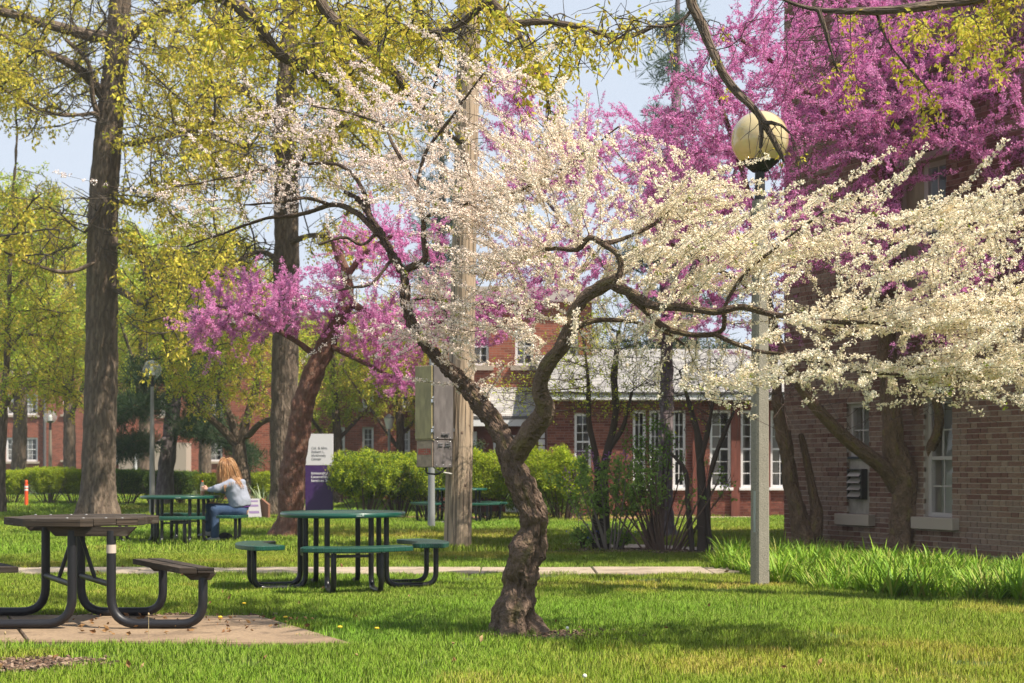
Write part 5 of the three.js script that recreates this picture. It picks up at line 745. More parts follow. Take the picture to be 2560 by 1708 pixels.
// ---------------------------------------------------------------- leafing trees: oaks, a pine and the trees behind
const oakCols = [[0.66, 0.58, 0.06], [0.60, 0.57, 0.06], [0.72, 0.60, 0.085], [0.48, 0.51, 0.055], [0.58, 0.45, 0.07]], greenCols = [[0.42, 0.52, 0.05], [0.50, 0.57, 0.06], [0.31, 0.43, 0.04], [0.56, 0.57, 0.06]];
const oakLeaf = leafMat(0.48), oakClump = [1, 2, 3].map(s => clump(60 + s, 13, 0.075, 0.062, 0.03, oakCols, { droop: 0.5, up: 0.1, hang: 0.09 })), greenClump = [1, 2, 3].map(s => clump(70 + s, 12, 0.085, 0.065, 0.036, greenCols, { droop: 0.15, up: 0.3 }));
const mixClump = [oakClump[0], greenClump[0], oakClump[1]];
function leafTree({ seed, name, label, group, base, limbs, crown, bark, step = 0.35, kill = 0.6, reach = 2.5, tip = 0.008, clumps = oakClump, per = 0.22, every = 0.35, twig = 0.6, rMax = 0.1, keep, size = 1, twigR = 0.005, bias = p => V(0, -0.05, 0), twigM = oakTwig, sides = 28, wander = 0.35, leafR = 0.03, flare = 0.06, category = 'tree', tint, dense = 2.2 }) {
  const rnd = random(seed), tree = thing(name, label, category, group, base), o = base.clone(), pts = []; for (const e of crown) typeof e === 'function' ? e(rnd, pts) : ellipsoid(rnd, pts, Math.round(e[0] * dense), ...e.slice(1));
  const { limbPaths, paths } = grow(seed, limbs, pts, { step, reach, kill, tip, power: 2.3, wander, rise: 0.02, limit: 7000, rMax, limbStep: Math.min(step, 0.25) });
  const local = g => g.translate(-o.x, -o.y, -o.z);
  limbPaths.forEach((p, i) => part(i ? 'limb' : 'trunk', local(sweep([resample(p.map(k => [k.p, k.r]), i ? 0.12 : 0.06)], { sides: () => i ? 12 : sides, tile: i ? 0.5 : 0.75, shape: i ? knobby(0.015, 3) : (q, v, r) => knobby(0.03, 2.2)(q, v, r) + smooth(0.9, 0, q.y) * flare * (0.7 + 0.6 * Math.cos(Math.atan2(v.z, v.x) * 5)) })), bark, tree));
  const twigs = sprout(rnd, [...paths, ...limbPaths.slice(1)], { rMax: 0.035, every, len: [0.2, 0.2 + twig * 2], spread: 0.75, along: 0.45, bias, r: twigR, pts: 4, curl: 0.25 });
  part('branches', local(sweep(paths)), twigM, tree).userData.kind = 'stuff'; part('twigs', local(sweep(twigs, { sides: () => 3 })), twigM, tree).userData.kind = 'stuff';
  const lists = clumps.map(() => []), leaf = p => { if (keep && rnd() > keep(p)) return; const k = 0.8 + 0.4 * rnd(), t = tint ? tint(p) : [1, 1, 1]; lists[Math.floor(rnd() * clumps.length)].push([p.add(V(rnd() - 0.5, rnd() - 0.6, rnd() - 0.5).multiplyScalar(0.12 * size)).sub(o), [rnd() * 0.8 - 0.4, rnd() * 6.28, rnd() * 0.8 - 0.4], size * (0.6 + 0.8 * rnd()), t.map(c => c * k)]); };
  spots(rnd, twigs, per, leaf); spots(rnd, paths, per * 1.5, leaf, leafR);
  clumps.forEach((g, i) => lists[i].length && instances('foliage', g, oakLeaf, lists[i], tree));
  console.log(name, paths.length, twigs.length, lists.reduce((a, l) => a + l.length, 0)); return tree;
}
leafTree({ seed: 51, name: 'oak_tree', label: 'tall oak with thick ridged trunk at the left, new yellow leaves', group: 'trees on the lawn', base: onGround(225, 33), bark: oakBark, step: 0.36, kill: 0.48, reach: 3.0, per: 0.25, every: 0.18, twig: 0.5, twigR: 0.0095, tip: 0.014, sides: 48, flare: 0.1, size: 1.35, wander: 0.5,
  limbs: [D([[224, 1194, 0.44], [224, 1150, 0.40], [226, 1080, 0.385], [228, 1000, 0.375], [232, 850, 0.365], [234, 700, 0.36], [236, 560, 0.35], [238, 450, 0.335], [246, 340, 0.315], [258, 220, 0.29], [268, 120, 0.27], [275, 0, 0.25], [282, -150, 0.22], [290, -350, 0.18]], 33, 33),
    D([[262, 85, 0.16], [210, 82, 0.14], [150, 66, 0.125], [80, 48, 0.11], [0, 26, 0.10], [-80, 10, 0.08]], 33, 31.5), D([[240, 225, 0.12], [195, 170, 0.11], [140, 135, 0.09], [70, 108, 0.07], [0, 80, 0.05]], 33, 31), D([[255, 335, 0.07], [232, 285, 0.065], [212, 220, 0.06], [200, 140, 0.05], [150, 90, 0.04]], 33.2, 32),
    D([[266, 115, 0.12], [310, 75, 0.10], [370, 30, 0.085], [450, 0, 0.07], [540, -20, 0.05]], 33, 31.5), D([[250, 330, 0.075], [300, 330, 0.07], [370, 316, 0.055], [450, 300, 0.045], [560, 340, 0.03]], 33, 31), D([[245, 470, 0.07], [285, 463, 0.06], [330, 468, 0.05], [390, 430, 0.035]], 33, 31.5), D([[246, 562, 0.075], [290, 570, 0.065], [325, 600, 0.06], [350, 680, 0.05], [400, 740, 0.035], [450, 770, 0.02]], 33, 30.5), D([[248, 655, 0.09], [290, 675, 0.085], [325, 698, 0.07], [352, 690, 0.055], [400, 760, 0.04]], 33, 31), D([[225, 600, 0.05], [150, 625, 0.045], [60, 600, 0.035], [-30, 560, 0.025]], 32.8, 30.5), D([[232, 470, 0.05], [195, 535, 0.02]], 32.7, 32.3), D([[235, 260, 0.05], [120, 260, 0.04], [0, 200, 0.03]], 32.8, 30.5)],
  crown: [[330, 300, 110, 330, 170, 32.5, 4], [170, 60, 150, 190, 170, 32, 3.5], [180, 430, 320, 230, 150, 31.5, 3], [70, 380, 540, 170, 130, 31, 2], [50, 380, 720, 120, 90, 30.8, 1.6], [60, 90, 520, 150, 130, 31, 2.2], [120, 200, -180, 350, 150, 33, 4]],
  keep: p => smooth(-0.5, 0.05, noise(p.x * 0.8, p.y * 0.8, p.z * 0.8)) * smooth(0.5, 1.1, Math.abs(p.x + 9.6 - 0.035 * p.y)) });
leafTree({ seed: 53, name: 'oak_tree', label: 'grey trunked oak standing behind the leaning reddish trunk', group: 'trees on the lawn', base: onGround(655, 35.5), bark: oakBark, step: 0.36, kill: 0.48, reach: 3.0, per: 0.25, every: 0.18, twig: 0.5, twigR: 0.0095, tip: 0.014, sides: 40, flare: 0.1, size: 1.35, wander: 0.5,
  limbs: [D([[655, 1190, 0.40], [653, 1120, 0.36], [652, 1000, 0.345], [654, 850, 0.335], [655, 700, 0.325], [658, 540, 0.31], [656, 400, 0.29], [655, 260, 0.26], [662, 120, 0.22], [668, -60, 0.18], [675, -250, 0.14]], 35.5, 35.5),
    D([[658, 420, 0.11], [700, 350, 0.09], [780, 290, 0.07], [860, 230, 0.05]], 35.5, 34), D([[655, 300, 0.11], [600, 240, 0.09], [540, 200, 0.07], [460, 190, 0.045]], 35.5, 34), D([[660, 160, 0.1], [740, 90, 0.08], [830, 40, 0.06], [920, 20, 0.04]], 35.5, 33.5), D([[655, 620, 0.08], [610, 580, 0.065], [560, 590, 0.05], [500, 640, 0.03]], 35.3, 33.5), D([[657, 560, 0.08], [720, 540, 0.06], [800, 560, 0.04]], 35.4, 34)],
  crown: [[300, 660, 220, 260, 190, 35, 4], [170, 560, 330, 170, 110, 34, 3], [90, 800, 330, 170, 120, 34.5, 2.5], [70, 540, 600, 120, 90, 33.8, 2], [120, 850, 60, 220, 120, 34.5, 3], [50, 800, 560, 100, 70, 34, 1.5]],
  keep: p => smooth(-0.5, 0.05, noise(p.x * 0.8, p.y * 0.8, p.z * 0.8)) * smooth(0.4, 0.9, Math.abs(p.x + 5.65)) });
// boughs that reach into the frame from oaks standing outside it
leafTree({ seed: 57, name: 'overhanging_oak', label: 'oak outside the left edge whose dark boughs arch over the top of the picture', group: 'trees on the lawn', base: V(-7.9, 0, -16.2), bark: oakBark, step: 0.2, kill: 0.27, reach: 1.6, per: 0.24, every: 0.12, twig: 0.36, tip: 0.008, twigR: 0.005, dense: 3, leafR: 0.02, size: 1.0, rMax: 0.055, wander: 0.5, bias: p => V(0.1, -0.3, 0),
  limbs: [[[V(-7.9, -0.1, -16.2), 0.42], [V(-7.9, 2, -16.2), 0.36], [V(-7.8, 5, -16.2), 0.33], [V(-7.6, 7.5, -16.1), 0.28], [V(-7.6, 10, -16), 0.2]],
    [[V(-7.7, 6.6, -16.1), 0.17], [V(-6.4, 7.4, -16.0), 0.15], [V(-5.0, 7.3, -15.8), 0.13], ...limb([[540, 10, 0.075, 15.6], [600, 70, 0.062, 15.5], [640, 125, 0.05, 15.5], [720, 170, 0.04, 15.4], [790, 230, 0.028, 15.3]])],
    [[V(-6.4, 7.4, -16), 0.12], [V(-4.6, 7.6, -15.4), 0.105], ...limb([[715, -20, 0.065, 15], [760, 40, 0.06, 15], [830, 90, 0.054, 14.9], [885, 140, 0.048, 14.8], [930, 200, 0.042, 14.8], [985, 270, 0.028, 14.7], [1060, 330, 0.015, 14.6]])],
    [[V(-5, 7.4, -15.6), 0.10], [V(-3.0, 7.4, -15.2), 0.09], ...limb([[1080, -40, 0.055, 14.8], [1150, 30, 0.045, 14.7], [1210, 110, 0.034, 14.6], [1240, 170, 0.028, 14.6], [1260, 250, 0.014, 14.5]])],
    limb([[1150, 60, 0.042, 14.7], [1230, 50, 0.036, 14.6], [1330, 62, 0.028, 14.5], [1430, 90, 0.02, 14.4], [1500, 60, 0.012, 14.4]]), limb([[1120, 0, 0.04, 14.8], [1030, 70, 0.03, 14.9], [930, 60, 0.022, 15]])],
  crown: [[130, 1000, 60, 290, 110, 14.9, 1.6], [90, 800, 110, 200, 110, 15.2, 1.5], [60, 620, 40, 170, 110, 15.5, 1.4], [70, 1240, 90, 140, 90, 14.6, 1.0], [35, 960, 220, 110, 60, 14.8, 0.6], [25, 1400, 60, 90, 50, 14.4, 0.6], [12, 1270, 280, 40, 50, 14.5, 0.4]],
  keep: p => smooth(-0.3, 0.1, noise(p.x * 1.6, p.y * 1.6, p.z * 1.6)) });
leafTree({ seed: 59, name: 'overhanging_oak', label: 'oak outside the right edge whose thin dark boughs hang before the amber globe', group: 'trees on the lawn', base: V(6.6, 0, -11.2), bark: oakBark, step: 0.15, kill: 0.2, reach: 1.2, per: 0.1, every: 0.16, twig: 0.26, tip: 0.005, twigR: 0.0038, leafR: 0.012, size: 0.75, rMax: 0.03, bias: p => V(-0.1, -0.5, 0), twigM: darkBark,
  limbs: [[[V(6.6, -0.1, -11.2), 0.3], [V(6.6, 3, -11.2), 0.26], [V(6.4, 6, -11.3), 0.2], [V(6.2, 9, -11.4), 0.14]],
    [[V(6.4, 5.6, -11.3), 0.11], [V(5, 6.6, -11.8), 0.09], [V(3.6, 6.6, -12.2), 0.075], ...limb([[1585, -30, 0.05, 12.6], [1612, 60, 0.043, 12.6], [1640, 130, 0.04, 12.5], [1672, 190, 0.037, 12.5], [1738, 258, 0.033, 12.4], [1770, 310, 0.026, 12.4], [1800, 370, 0.015, 12.4]])],
    limb([[1735, 255, 0.02, 12.4], [1748, 290, 0.016, 12.4], [1745, 340, 0.011, 12.4]]), limb([[1760, 285, 0.016, 12.4], [1790, 285, 0.013, 12.3], [1812, 305, 0.01, 12.3]]),
    [[V(5, 6.5, -11.8), 0.06], [V(4.6, 5.6, -11.9), 0.05], ...limb([[2260, -10, 0.042, 12], [2150, 10, 0.038, 12], [2060, 22, 0.034, 12], [1960, 26, 0.028, 12.1], [1860, 20, 0.02, 12.2], [1800, 0, 0.012, 12.2]])],
    limb([[2010, 26, 0.018, 12.1], [2040, 100, 0.013, 12.1], [2100, 170, 0.009, 12.1], [2160, 240, 0.006, 12.1]]), limb([[1880, 24, 0.02, 12.1], [1900, 90, 0.014, 12.1], [1920, 160, 0.008, 12.1]]), limb([[1600, 20, 0.02, 12.6], [1540, 60, 0.014, 12.6], [1470, 60, 0.009, 12.6], [1400, 100, 0.005, 12.6]])],
  crown: [[34, 2230, 50, 130, 55, 11.9, 0.6], [12, 2330, 30, 60, 40, 11.8, 0.4], [40, 1770, 330, 70, 70, 12.4, 0.25], [24, 1640, 90, 100, 90, 12.5, 0.5], [26, 1900, 120, 120, 80, 12.1, 0.4], [24, 1480, 60, 120, 60, 12.6, 0.5], [7, 2165, 250, 20, 40, 12.1, 0.2]],
  keep: p => { const px = 1280 + FOCAL * p.x / -p.z; return px > 2260 ? 0.95 : px > 2100 ? 0.5 : 0.02; } });
// small multi-stemmed tree beyond the seated person
leafTree({ seed: 61, name: 'multi_stemmed_tree', label: 'small spreading tree with several stems behind the seated person', group: 'trees on the lawn', base: onGround(555, 40), bark: oakBark, step: 0.34, kill: 0.46, reach: 2.6, per: 0.18, every: 0.22, twigR: 0.008, tip: 0.011, clumps: mixClump, twig: 0.5, flare: 0.04,
  limbs: [D([[556, 1160, 0.25], [556, 1100, 0.22], [550, 1050, 0.2], [548, 1020, 0.18]], 40, 40), D([[548, 1030, 0.13], [510, 985, 0.11], [465, 945, 0.09], [430, 900, 0.07], [395, 840, 0.05], [370, 760, 0.03]], 40, 38.5), D([[546, 1020, 0.12], [525, 950, 0.1], [500, 890, 0.085], [490, 800, 0.06], [480, 700, 0.04]], 40, 39.5), D([[552, 1020, 0.14], [570, 950, 0.12], [590, 880, 0.1], [600, 800, 0.08], [615, 700, 0.05]], 40, 40), D([[560, 1010, 0.1], [600, 970, 0.08], [660, 950, 0.06], [720, 920, 0.035]], 40, 39)],
  crown: [[170, 470, 830, 130, 110, 39, 3], [150, 580, 780, 130, 130, 39.5, 3], [90, 420, 720, 110, 90, 38.6, 2.5], [60, 650, 900, 110, 70, 38.5, 2], [110, 520, 640, 150, 90, 39.5, 3]] });
// slim tree at the left edge
leafTree({ seed: 63, name: 'slim_tree', label: 'slim young tree at the left edge with bright green leaves', group: 'trees on the lawn', base: onGround(5, 37), bark: oakBark, step: 0.34, kill: 0.46, reach: 2.6, per: 0.18, every: 0.22, twigR: 0.008, tip: 0.011, clumps: mixClump, twig: 0.5, flare: 0.02,
  limbs: [D([[2, 1180, 0.13], [3, 1050, 0.11], [8, 950, 0.1], [14, 850, 0.09], [18, 750, 0.075], [22, 620, 0.06], [28, 480, 0.045], [40, 300, 0.03]], 37, 37), D([[10, 930, 0.05], [60, 880, 0.04], [130, 880, 0.03], [190, 930, 0.015]], 37, 35.5), D([[16, 800, 0.045], [80, 740, 0.035], [150, 720, 0.025]], 37, 35.5), D([[20, 680, 0.04], [90, 600, 0.03], [170, 560, 0.02]], 37, 36)],
  crown: [[130, 40, 700, 130, 150, 36.5, 3], [90, 110, 850, 100, 90, 35.8, 2], [80, 60, 500, 120, 110, 36.5, 2.5], [40, 40, 160, 70, 60, 35, 2], [24, 20, 900, 60, 40, 36, 1.5]] });
// dark pine with plates of needles, and two pines behind the buildings
const needle = [1, 2].map(s => clump(90 + s, 26, 0.09, 0.16, 0.012, [[0.035, 0.075, 0.03], [0.05, 0.095, 0.035], [0.075, 0.115, 0.04]], { fold: 0, up: 0.25, radial: 1.2 })), blueNeedle = [1, 2].map(s => clump(95 + s, 26, 0.10, 0.17, 0.014, [[0.04, 0.085, 0.055], [0.055, 0.105, 0.06], [0.09, 0.13, 0.06]], { fold: 0, up: 0.25, radial: 1.2 }));
leafTree({ seed: 71, name: 'pine_tree', label: 'dark pine with tilted purplish trunk beyond the hedge', group: 'pines', base: onGround(374, 45), bark: greyBark, step: 0.35, kill: 0.45, reach: 2.6, per: 0.13, every: 0.2, clumps: needle, twig: 0.25, flare: 0.03, size: 1.5, bias: p => V(0, 0.15, 0), twigM: M([0.14, 0.07, 0.045], 0.9),
  limbs: [D([[374, 1170, 0.29], [380, 1090, 0.26], [390, 1000, 0.24], [398, 930, 0.22], [402, 850, 0.2], [405, 760, 0.16], [408, 640, 0.1], [410, 540, 0.05]], 45, 45), D([[397, 940, 0.07], [350, 935, 0.06], [300, 945, 0.045], [262, 960, 0.02]], 45, 43), D([[392, 985, 0.07], [440, 1000, 0.06], [490, 1000, 0.045], [530, 1010, 0.02]], 45, 43.5), D([[393, 1000, 0.06], [350, 1020, 0.05], [310, 1040, 0.03], [280, 1040, 0.02]], 45, 43)],
  crown: [[70, 310, 935, 80, 16, 43.2, 2], [50, 300, 1020, 60, 20, 43.4, 1.6], [60, 470, 985, 80, 22, 43.4, 2], [60, 400, 850, 130, 26, 44, 2.5], [60, 400, 740, 110, 26, 44.5, 2.2], [50, 410, 620, 70, 40, 45, 1.6], [30, 560, 1040, 50, 30, 43, 1.5]] });
for (const [x, d, top, seed, label] of [[1550, 44, -160, 73, 'tall blue green pine behind the pink blossoms at the top right'], [1010, 50, 200, 75, 'blue green pine behind the top of the utility pole']]) {
  const yT = EYE + (HORIZON - top * SC) / FOCAL * d, b = onGround(x, d);
  leafTree({ seed, name: 'pine_tree', label, group: 'pines', base: b, bark: greyBark, step: 0.45, kill: 0.8, reach: 2.8, per: 0.16, every: 0.28, clumps: blueNeedle, twig: 0.25, flare: 0.03, size: 1.8, bias: p => V(0, 0.1, 0), twigM: M([0.10, 0.07, 0.055], 0.9), sides: 20,
    limbs: [[[V(b.x, -0.1, b.z), 0.28], [V(b.x, yT * 0.5, b.z), 0.2], [V(b.x + 0.1, yT, b.z), 0.04]]],
    crown: [(r, pts) => { for (let k = 0; k < 9; k++) { const y = yT * (0.28 + 0.08 * k), R = (1.05 - 0.08 * k) * 2.1; for (let i = 0; i < 46; i++) { const a = r() * 6.28, q = R * Math.sqrt(r()); pts.push(V(b.x + q * Math.cos(a), y + (r() - 0.5) * 0.35 - q * 0.12, b.z + q * Math.sin(a))); } } }] });
}
// trees far behind: a few kinds grown once, then copied
function farTree(seed, clumps, w, h, tint) {
  const b = V(0, 0, 0); return leafTree({ seed, name: 'background_tree', label: '', base: b, bark: oakBark, step: 0.5, kill: 0.62, reach: 3.5, per: 0.22, every: 0.26, clumps, twig: 0.8, sides: 16, size: 1.5, tip: 0.012, twigR: 0.009, tint,
    limbs: [[[V(0, -0.1, 0), 0.3], [V(0.1, h * 0.3, 0), 0.24], [V(-0.1, h * 0.6, 0), 0.16], [V(0, h * 0.9, 0), 0.06]], [[V(0, h * 0.25, 0), 0.12], [V(-w * 0.4, h * 0.45, 0.6), 0.07], [V(-w * 0.7, h * 0.6, 0.8), 0.03]], [[V(0, h * 0.3, 0), 0.12], [V(w * 0.4, h * 0.45, -0.4), 0.07], [V(w * 0.7, h * 0.55, -0.6), 0.03]]],
    crown: [(r, pts) => { for (let i = 0; i < 1300; i++) { const a = V(r() * 2 - 1, r() * 2 - 1, r() * 2 - 1); if (a.lengthSq() > 1) { i--; continue; } const lump = 0.75 + 0.5 * noise(a.x * 2, a.y * 2 + seed, a.z * 2); pts.push(V(a.x * w * lump, h * 0.66 + a.y * h * 0.38 * lump, a.z * w * 0.8 * lump)); } }] });
}
{
  const kinds = [farTree(81, oakClump, 4.2, 12), farTree(83, greenClump, 3.8, 11), farTree(85, mixClump, 4.6, 13)];
  const rows = [[40, 64, 0, 1.2, 0.4, 'yellow leaved tree behind the slim young tree at the far left'], [160, 72, 2, 1.15, 2.1, 'broad yellow green tree left of the oak trunk, behind the far hedge'], [330, 62, 1, 1.15, 1.2, 'fresh green tree behind the lamp right of the oak trunk'], [470, 68, 2, 1.1, 4.4, 'broad leafy tree above the seated person, in front of the brick residence'], [600, 76, 0, 1.0, 5.2, 'yellow leaved tree behind the grey trunked oak'], [770, 47, 1, 0.62, 0.1, 'green tree behind the leaning pink tree'], [915, 46, 2, 0.56, 3.0, 'leafy tree behind the purple sign and its hedge'], [1190, 66, 1, 0.9, 2.7, 'green tree rising behind the tall brick block'], [-75, 54, 1, 1.2, 3.6, 'green tree cut by the left edge of the picture'], [250, 80, 0, 1.1, 0.9, 'tall yellow tree far behind the oak trunk'], [1330, 70, 0, 0.75, 1.9, 'yellow leaved tree behind the tall block, right of the pole']];
  rows.forEach(([x, d, k, s, a, label], i) => { const first = rows.findIndex(r => r[2] === k) === i, t = first ? kinds[k] : kinds[k].clone(); if (!first) { t.name = numbered('background_tree'); scene.add(t); } t.position.copy(onGround(x, d)); t.rotation.y = a; t.scale.setScalar(s); t.userData = { label, category: 'tree', group: 'trees in the background' }; });
}
// ---------------------------------------------------------------- shrubs and small trees in front of the wing
leafTree({ seed: 91, name: 'twin_stemmed_tree', label: 'small dark tree with two stems and tiny leaves right of the blossoming trunk', group: 'small trees by the wing', base: onGround(1380, 20.9), bark: darkBark, step: 0.14, kill: 0.16, reach: 1.1, per: 0.17, every: 0.14, clumps: [clump(101, 4, 0.03, 0.035, 0.02, greenCols)], twig: 0.2, tip: 0.004, twigR: 0.003, sides: 14, rMax: 0.025, flare: 0.01, bias: p => V(0, 0.15, 0), twigM: M([0.09, 0.07, 0.055], 0.95),
  limbs: [D([[1385, 1268, 0.085], [1388, 1210, 0.075], [1388, 1150, 0.07], [1385, 1080, 0.066], [1400, 1020, 0.06], [1412, 950, 0.05], [1410, 860, 0.035], [1420, 760, 0.02]], 20.9, 20.7), D([[1366, 1262, 0.055], [1366, 1180, 0.05], [1372, 1100, 0.05], [1366, 1040, 0.045], [1352, 970, 0.04], [1350, 880, 0.03], [1340, 780, 0.02]], 20.85, 20.6), D([[1392, 1040, 0.04], [1430, 980, 0.03], [1450, 900, 0.02]], 20.8, 20.6)],
  dense: 4.2, crown: [[190, 1380, 820, 140, 150, 20.6, 1.1], [110, 1270, 880, 100, 70, 20.4, 0.8], [60, 1190, 900, 70, 40, 20.3, 0.6], [50, 1460, 920, 50, 60, 20.6, 0.7]], keep: p => 0.8 });
leafTree({ seed: 93, name: 'three_stemmed_tree', label: 'small bare twiggy tree with three dark stems near the lamp post', group: 'small trees by the wing', base: onGround(1610, 20.2), bark: darkBark, step: 0.12, kill: 0.14, reach: 0.9, per: 0.5, every: 0.11, clumps: [clump(102, 3, 0.03, 0.035, 0.02, greenCols)], twig: 0.16, tip: 0.0035, twigR: 0.0026, sides: 12, rMax: 0.02, flare: 0.01, bias: p => V(0, 0.1, 0), twigM: M([0.10, 0.078, 0.062], 0.95),
  limbs: [D([[1612, 1280, 0.075], [1610, 1200, 0.066], [1610, 1100, 0.058], [1606, 1040, 0.05], [1600, 990, 0.04], [1580, 920, 0.03], [1560, 850, 0.02]], 20.2, 20.1), D([[1590, 1278, 0.042], [1578, 1150, 0.036], [1572, 1080, 0.032], [1540, 1040, 0.025]], 20.2, 20.4), D([[1632, 1275, 0.04], [1625, 1180, 0.035], [1632, 1080, 0.032], [1660, 1000, 0.03], [1690, 930, 0.02]], 20.2, 20.0), D([[1608, 1060, 0.035], [1625, 990, 0.03], [1640, 900, 0.02]], 20.1, 20)],
  dense: 3.6, crown: [[190, 1600, 890, 130, 100, 20.1, 0.9], [60, 1690, 900, 50, 60, 20, 0.6], [50, 1520, 880, 60, 60, 20.3, 0.6]], keep: p => 0.35 });
redbud({ seed: 95, name: 'pink_redbud', label: 'slender pink redbud with straight grey trunk behind the stemmy shrub', base: onGround(1527, 24.5), bark: greyBark, step: 0.22, spacing: 0.045, every: 0.16, twig: 0.36, bloomFrom: 3.4, rMax: 0.035, scale: 1.1, more: 1.3,
  limbs: [D([[1527, 1260, 0.15], [1526, 1180, 0.13], [1527, 1080, 0.125], [1528, 980, 0.12], [1530, 850, 0.11], [1528, 700, 0.095], [1520, 560, 0.075], [1500, 420, 0.05], [1480, 300, 0.03]], 24.5, 24.5), D([[1528, 800, 0.075], [1450, 680, 0.06], [1360, 580, 0.045], [1270, 480, 0.03], [1200, 380, 0.02]], 24.5, 24.2), D([[1528, 720, 0.07], [1600, 600, 0.055], [1660, 480, 0.04], [1700, 350, 0.025]], 24.5, 24.2)],
  crown: [[130, 1260, 370, 170, 110, 24.2, 1.3], [150, 1500, 400, 200, 150, 24.3, 1.5], [110, 1270, 620, 150, 100, 24.1, 1.0], [120, 1620, 560, 160, 140, 24.2, 1.2], [60, 1560, 720, 130, 80, 24.0, 0.9], [50, 1180, 220, 100, 70, 24.2, 0.8]] });
function shrub({ seed, name, label, group, x, d, height, width, stems, clumps, n, mat = twigMat, per = 0.1, size = 1, shape = 'dome', bare = 0.3, extra, tint, category = 'shrub', keep, onTwigs = 0 }) {
  const rnd = random(seed), b = onGround(x, d), t = thing(name, label, category, group, b), paths = [];
  for (let i = 0; i < stems; i++) { const a = rnd() * 6.283, q = Math.sqrt(rnd()), ex = Math.cos(a) * q * width * 0.5, ez = Math.sin(a) * q * width * 0.4, h = height * (0.75 + 0.2 * rnd()) * (1 - 0.25 * q * q), sx = ex * 0.22 + (rnd() - 0.5) * 0.1, sz = ez * 0.22; paths.push(resample([[V(sx, -0.02, sz), 0.016], [V(lerp(sx, ex, 0.35), h * 0.35, lerp(sz, ez, 0.35)), 0.013], [V(lerp(sx, ex, 0.75), h * 0.7, lerp(sz, ez, 0.75)), 0.009], [V(ex, h, ez), 0.004]], 0.15)); }
  const tw = sprout(rnd, paths, { rMax: 0.02, every: 0.12, len: [0.1, 0.45], spread: 0.7, along: 0.5, bias: () => V(0, 0.2, 0), r: 0.003, pts: 3 }).filter(k => k[0].p.y > height * bare * 0.6);
  part('stems', sweep(paths, { sides: () => 6 }), mat, t); part('twigs', sweep(tw, { sides: () => 3 }), mat, t).userData.kind = 'stuff';
  const lists = clumps.map(() => []); let k = 0;
  if (onTwigs) { k = n; spots(rnd, tw, onTwigs, p => { if (p.y < height * bare || keep && rnd() > keep(p)) return; const c = 0.8 + 0.4 * rnd(); lists[Math.floor(rnd() * clumps.length)].push([p.add(V(rnd() - 0.5, rnd() - 0.5, rnd() - 0.5).multiplyScalar(0.06)), turn(rnd), size * (0.6 + 0.7 * rnd()), [c, c, c]]); }); }
  while (k < n) {
    const a = V(rnd() * 2 - 1, rnd() * 2 - 1, rnd() * 2 - 1); const l = a.length(); if (l > 1) continue; const lump = 0.8 + 0.35 * noise(a.x * 2.2 + seed, a.y * 2.2, a.z * 2.2) + 0.15 * noise(a.x * 6, a.y * 6 + seed, a.z * 6); if (rnd() > 0.25 + 0.75 * l * l) { continue; } k++;
    const y = shape === 'flat' ? height * (1 - (1 - bare) * Math.pow(rnd(), 1.6)) * (0.94 + 0.1 * lump) : height * (bare + (1 - bare) * (0.5 + 0.5 * a.y * lump));
    const spread = shape === 'flat' ? smooth(bare * 0.6, 0.75, y / height) * 0.45 + 0.55 : 1;
    const p = V(a.x * width * 0.5 * lump * spread, y, a.z * width * 0.42 * lump * spread); if (keep && rnd() > keep(p)) continue; const c = 0.8 + 0.4 * rnd(), tt = tint ? tint(p, rnd) : [1, 1, 1];
    lists[Math.floor(rnd() * clumps.length)].push([p, turn(rnd), size * (0.7 + 0.6 * rnd()), tt.map(q => q * c)]);
  }
  clumps.forEach((g, i) => lists[i].length && instances('foliage', g, oakLeaf, lists[i], t)); extra && extra(t, rnd, paths); return t;
}
const hedgeCols = [[0.38, 0.46, 0.02], [0.45, 0.51, 0.025], [0.30, 0.40, 0.02], [0.51, 0.53, 0.03]], hedgeClump = [1, 2].map(s => clump(110 + s, 14, 0.075, 0.05, 0.026, hedgeCols, { up: 0.6, fold: 0.4 })), darkHedge = [1, 2].map(s => clump(115 + s, 14, 0.075, 0.05, 0.026, [[0.10, 0.19, 0.025], [0.14, 0.24, 0.03], [0.08, 0.16, 0.02], [0.24, 0.34, 0.035]], { up: 0.5, fold: 0.4 }));
[[25, 46, 1.05, 1.5, 0, 'yellow green hedge shrub at the left edge'], [112, 46, 1.15, 1.9, 0, 'yellow green hedge shrub behind the orange marker post'], [170, 46.3, 1.08, 1.5, 0, 'yellow green hedge shrub touching the left of the oak trunk'], [290, 45.5, 1.08, 1.5, 1, 'dark green hedge shrub touching the right of the oak trunk'], [352, 45.5, 1.04, 1.5, 1, 'dark green hedge shrub behind the slim grey lamp'], [415, 45.8, 1.02, 1.4, 1, 'dark green hedge shrub above the end of the green tabletop'], [490, 43, 0.95, 1.3, 0, 'small bright hedge shrub left of the seated person'], [600, 43, 1.0, 1.4, 0, 'small bright hedge shrub between the person and the grey trunk']].forEach(([x, d, h, w, dark, label], i) =>
  shrub({ seed: 200 + i, name: 'hedge_shrub', label, group: 'clipped hedge shrubs', x, d, height: h, width: w, stems: 16, clumps: dark ? darkHedge : hedgeClump, n: 1500, shape: 'flat', bare: 0.38, size: 0.95 }));
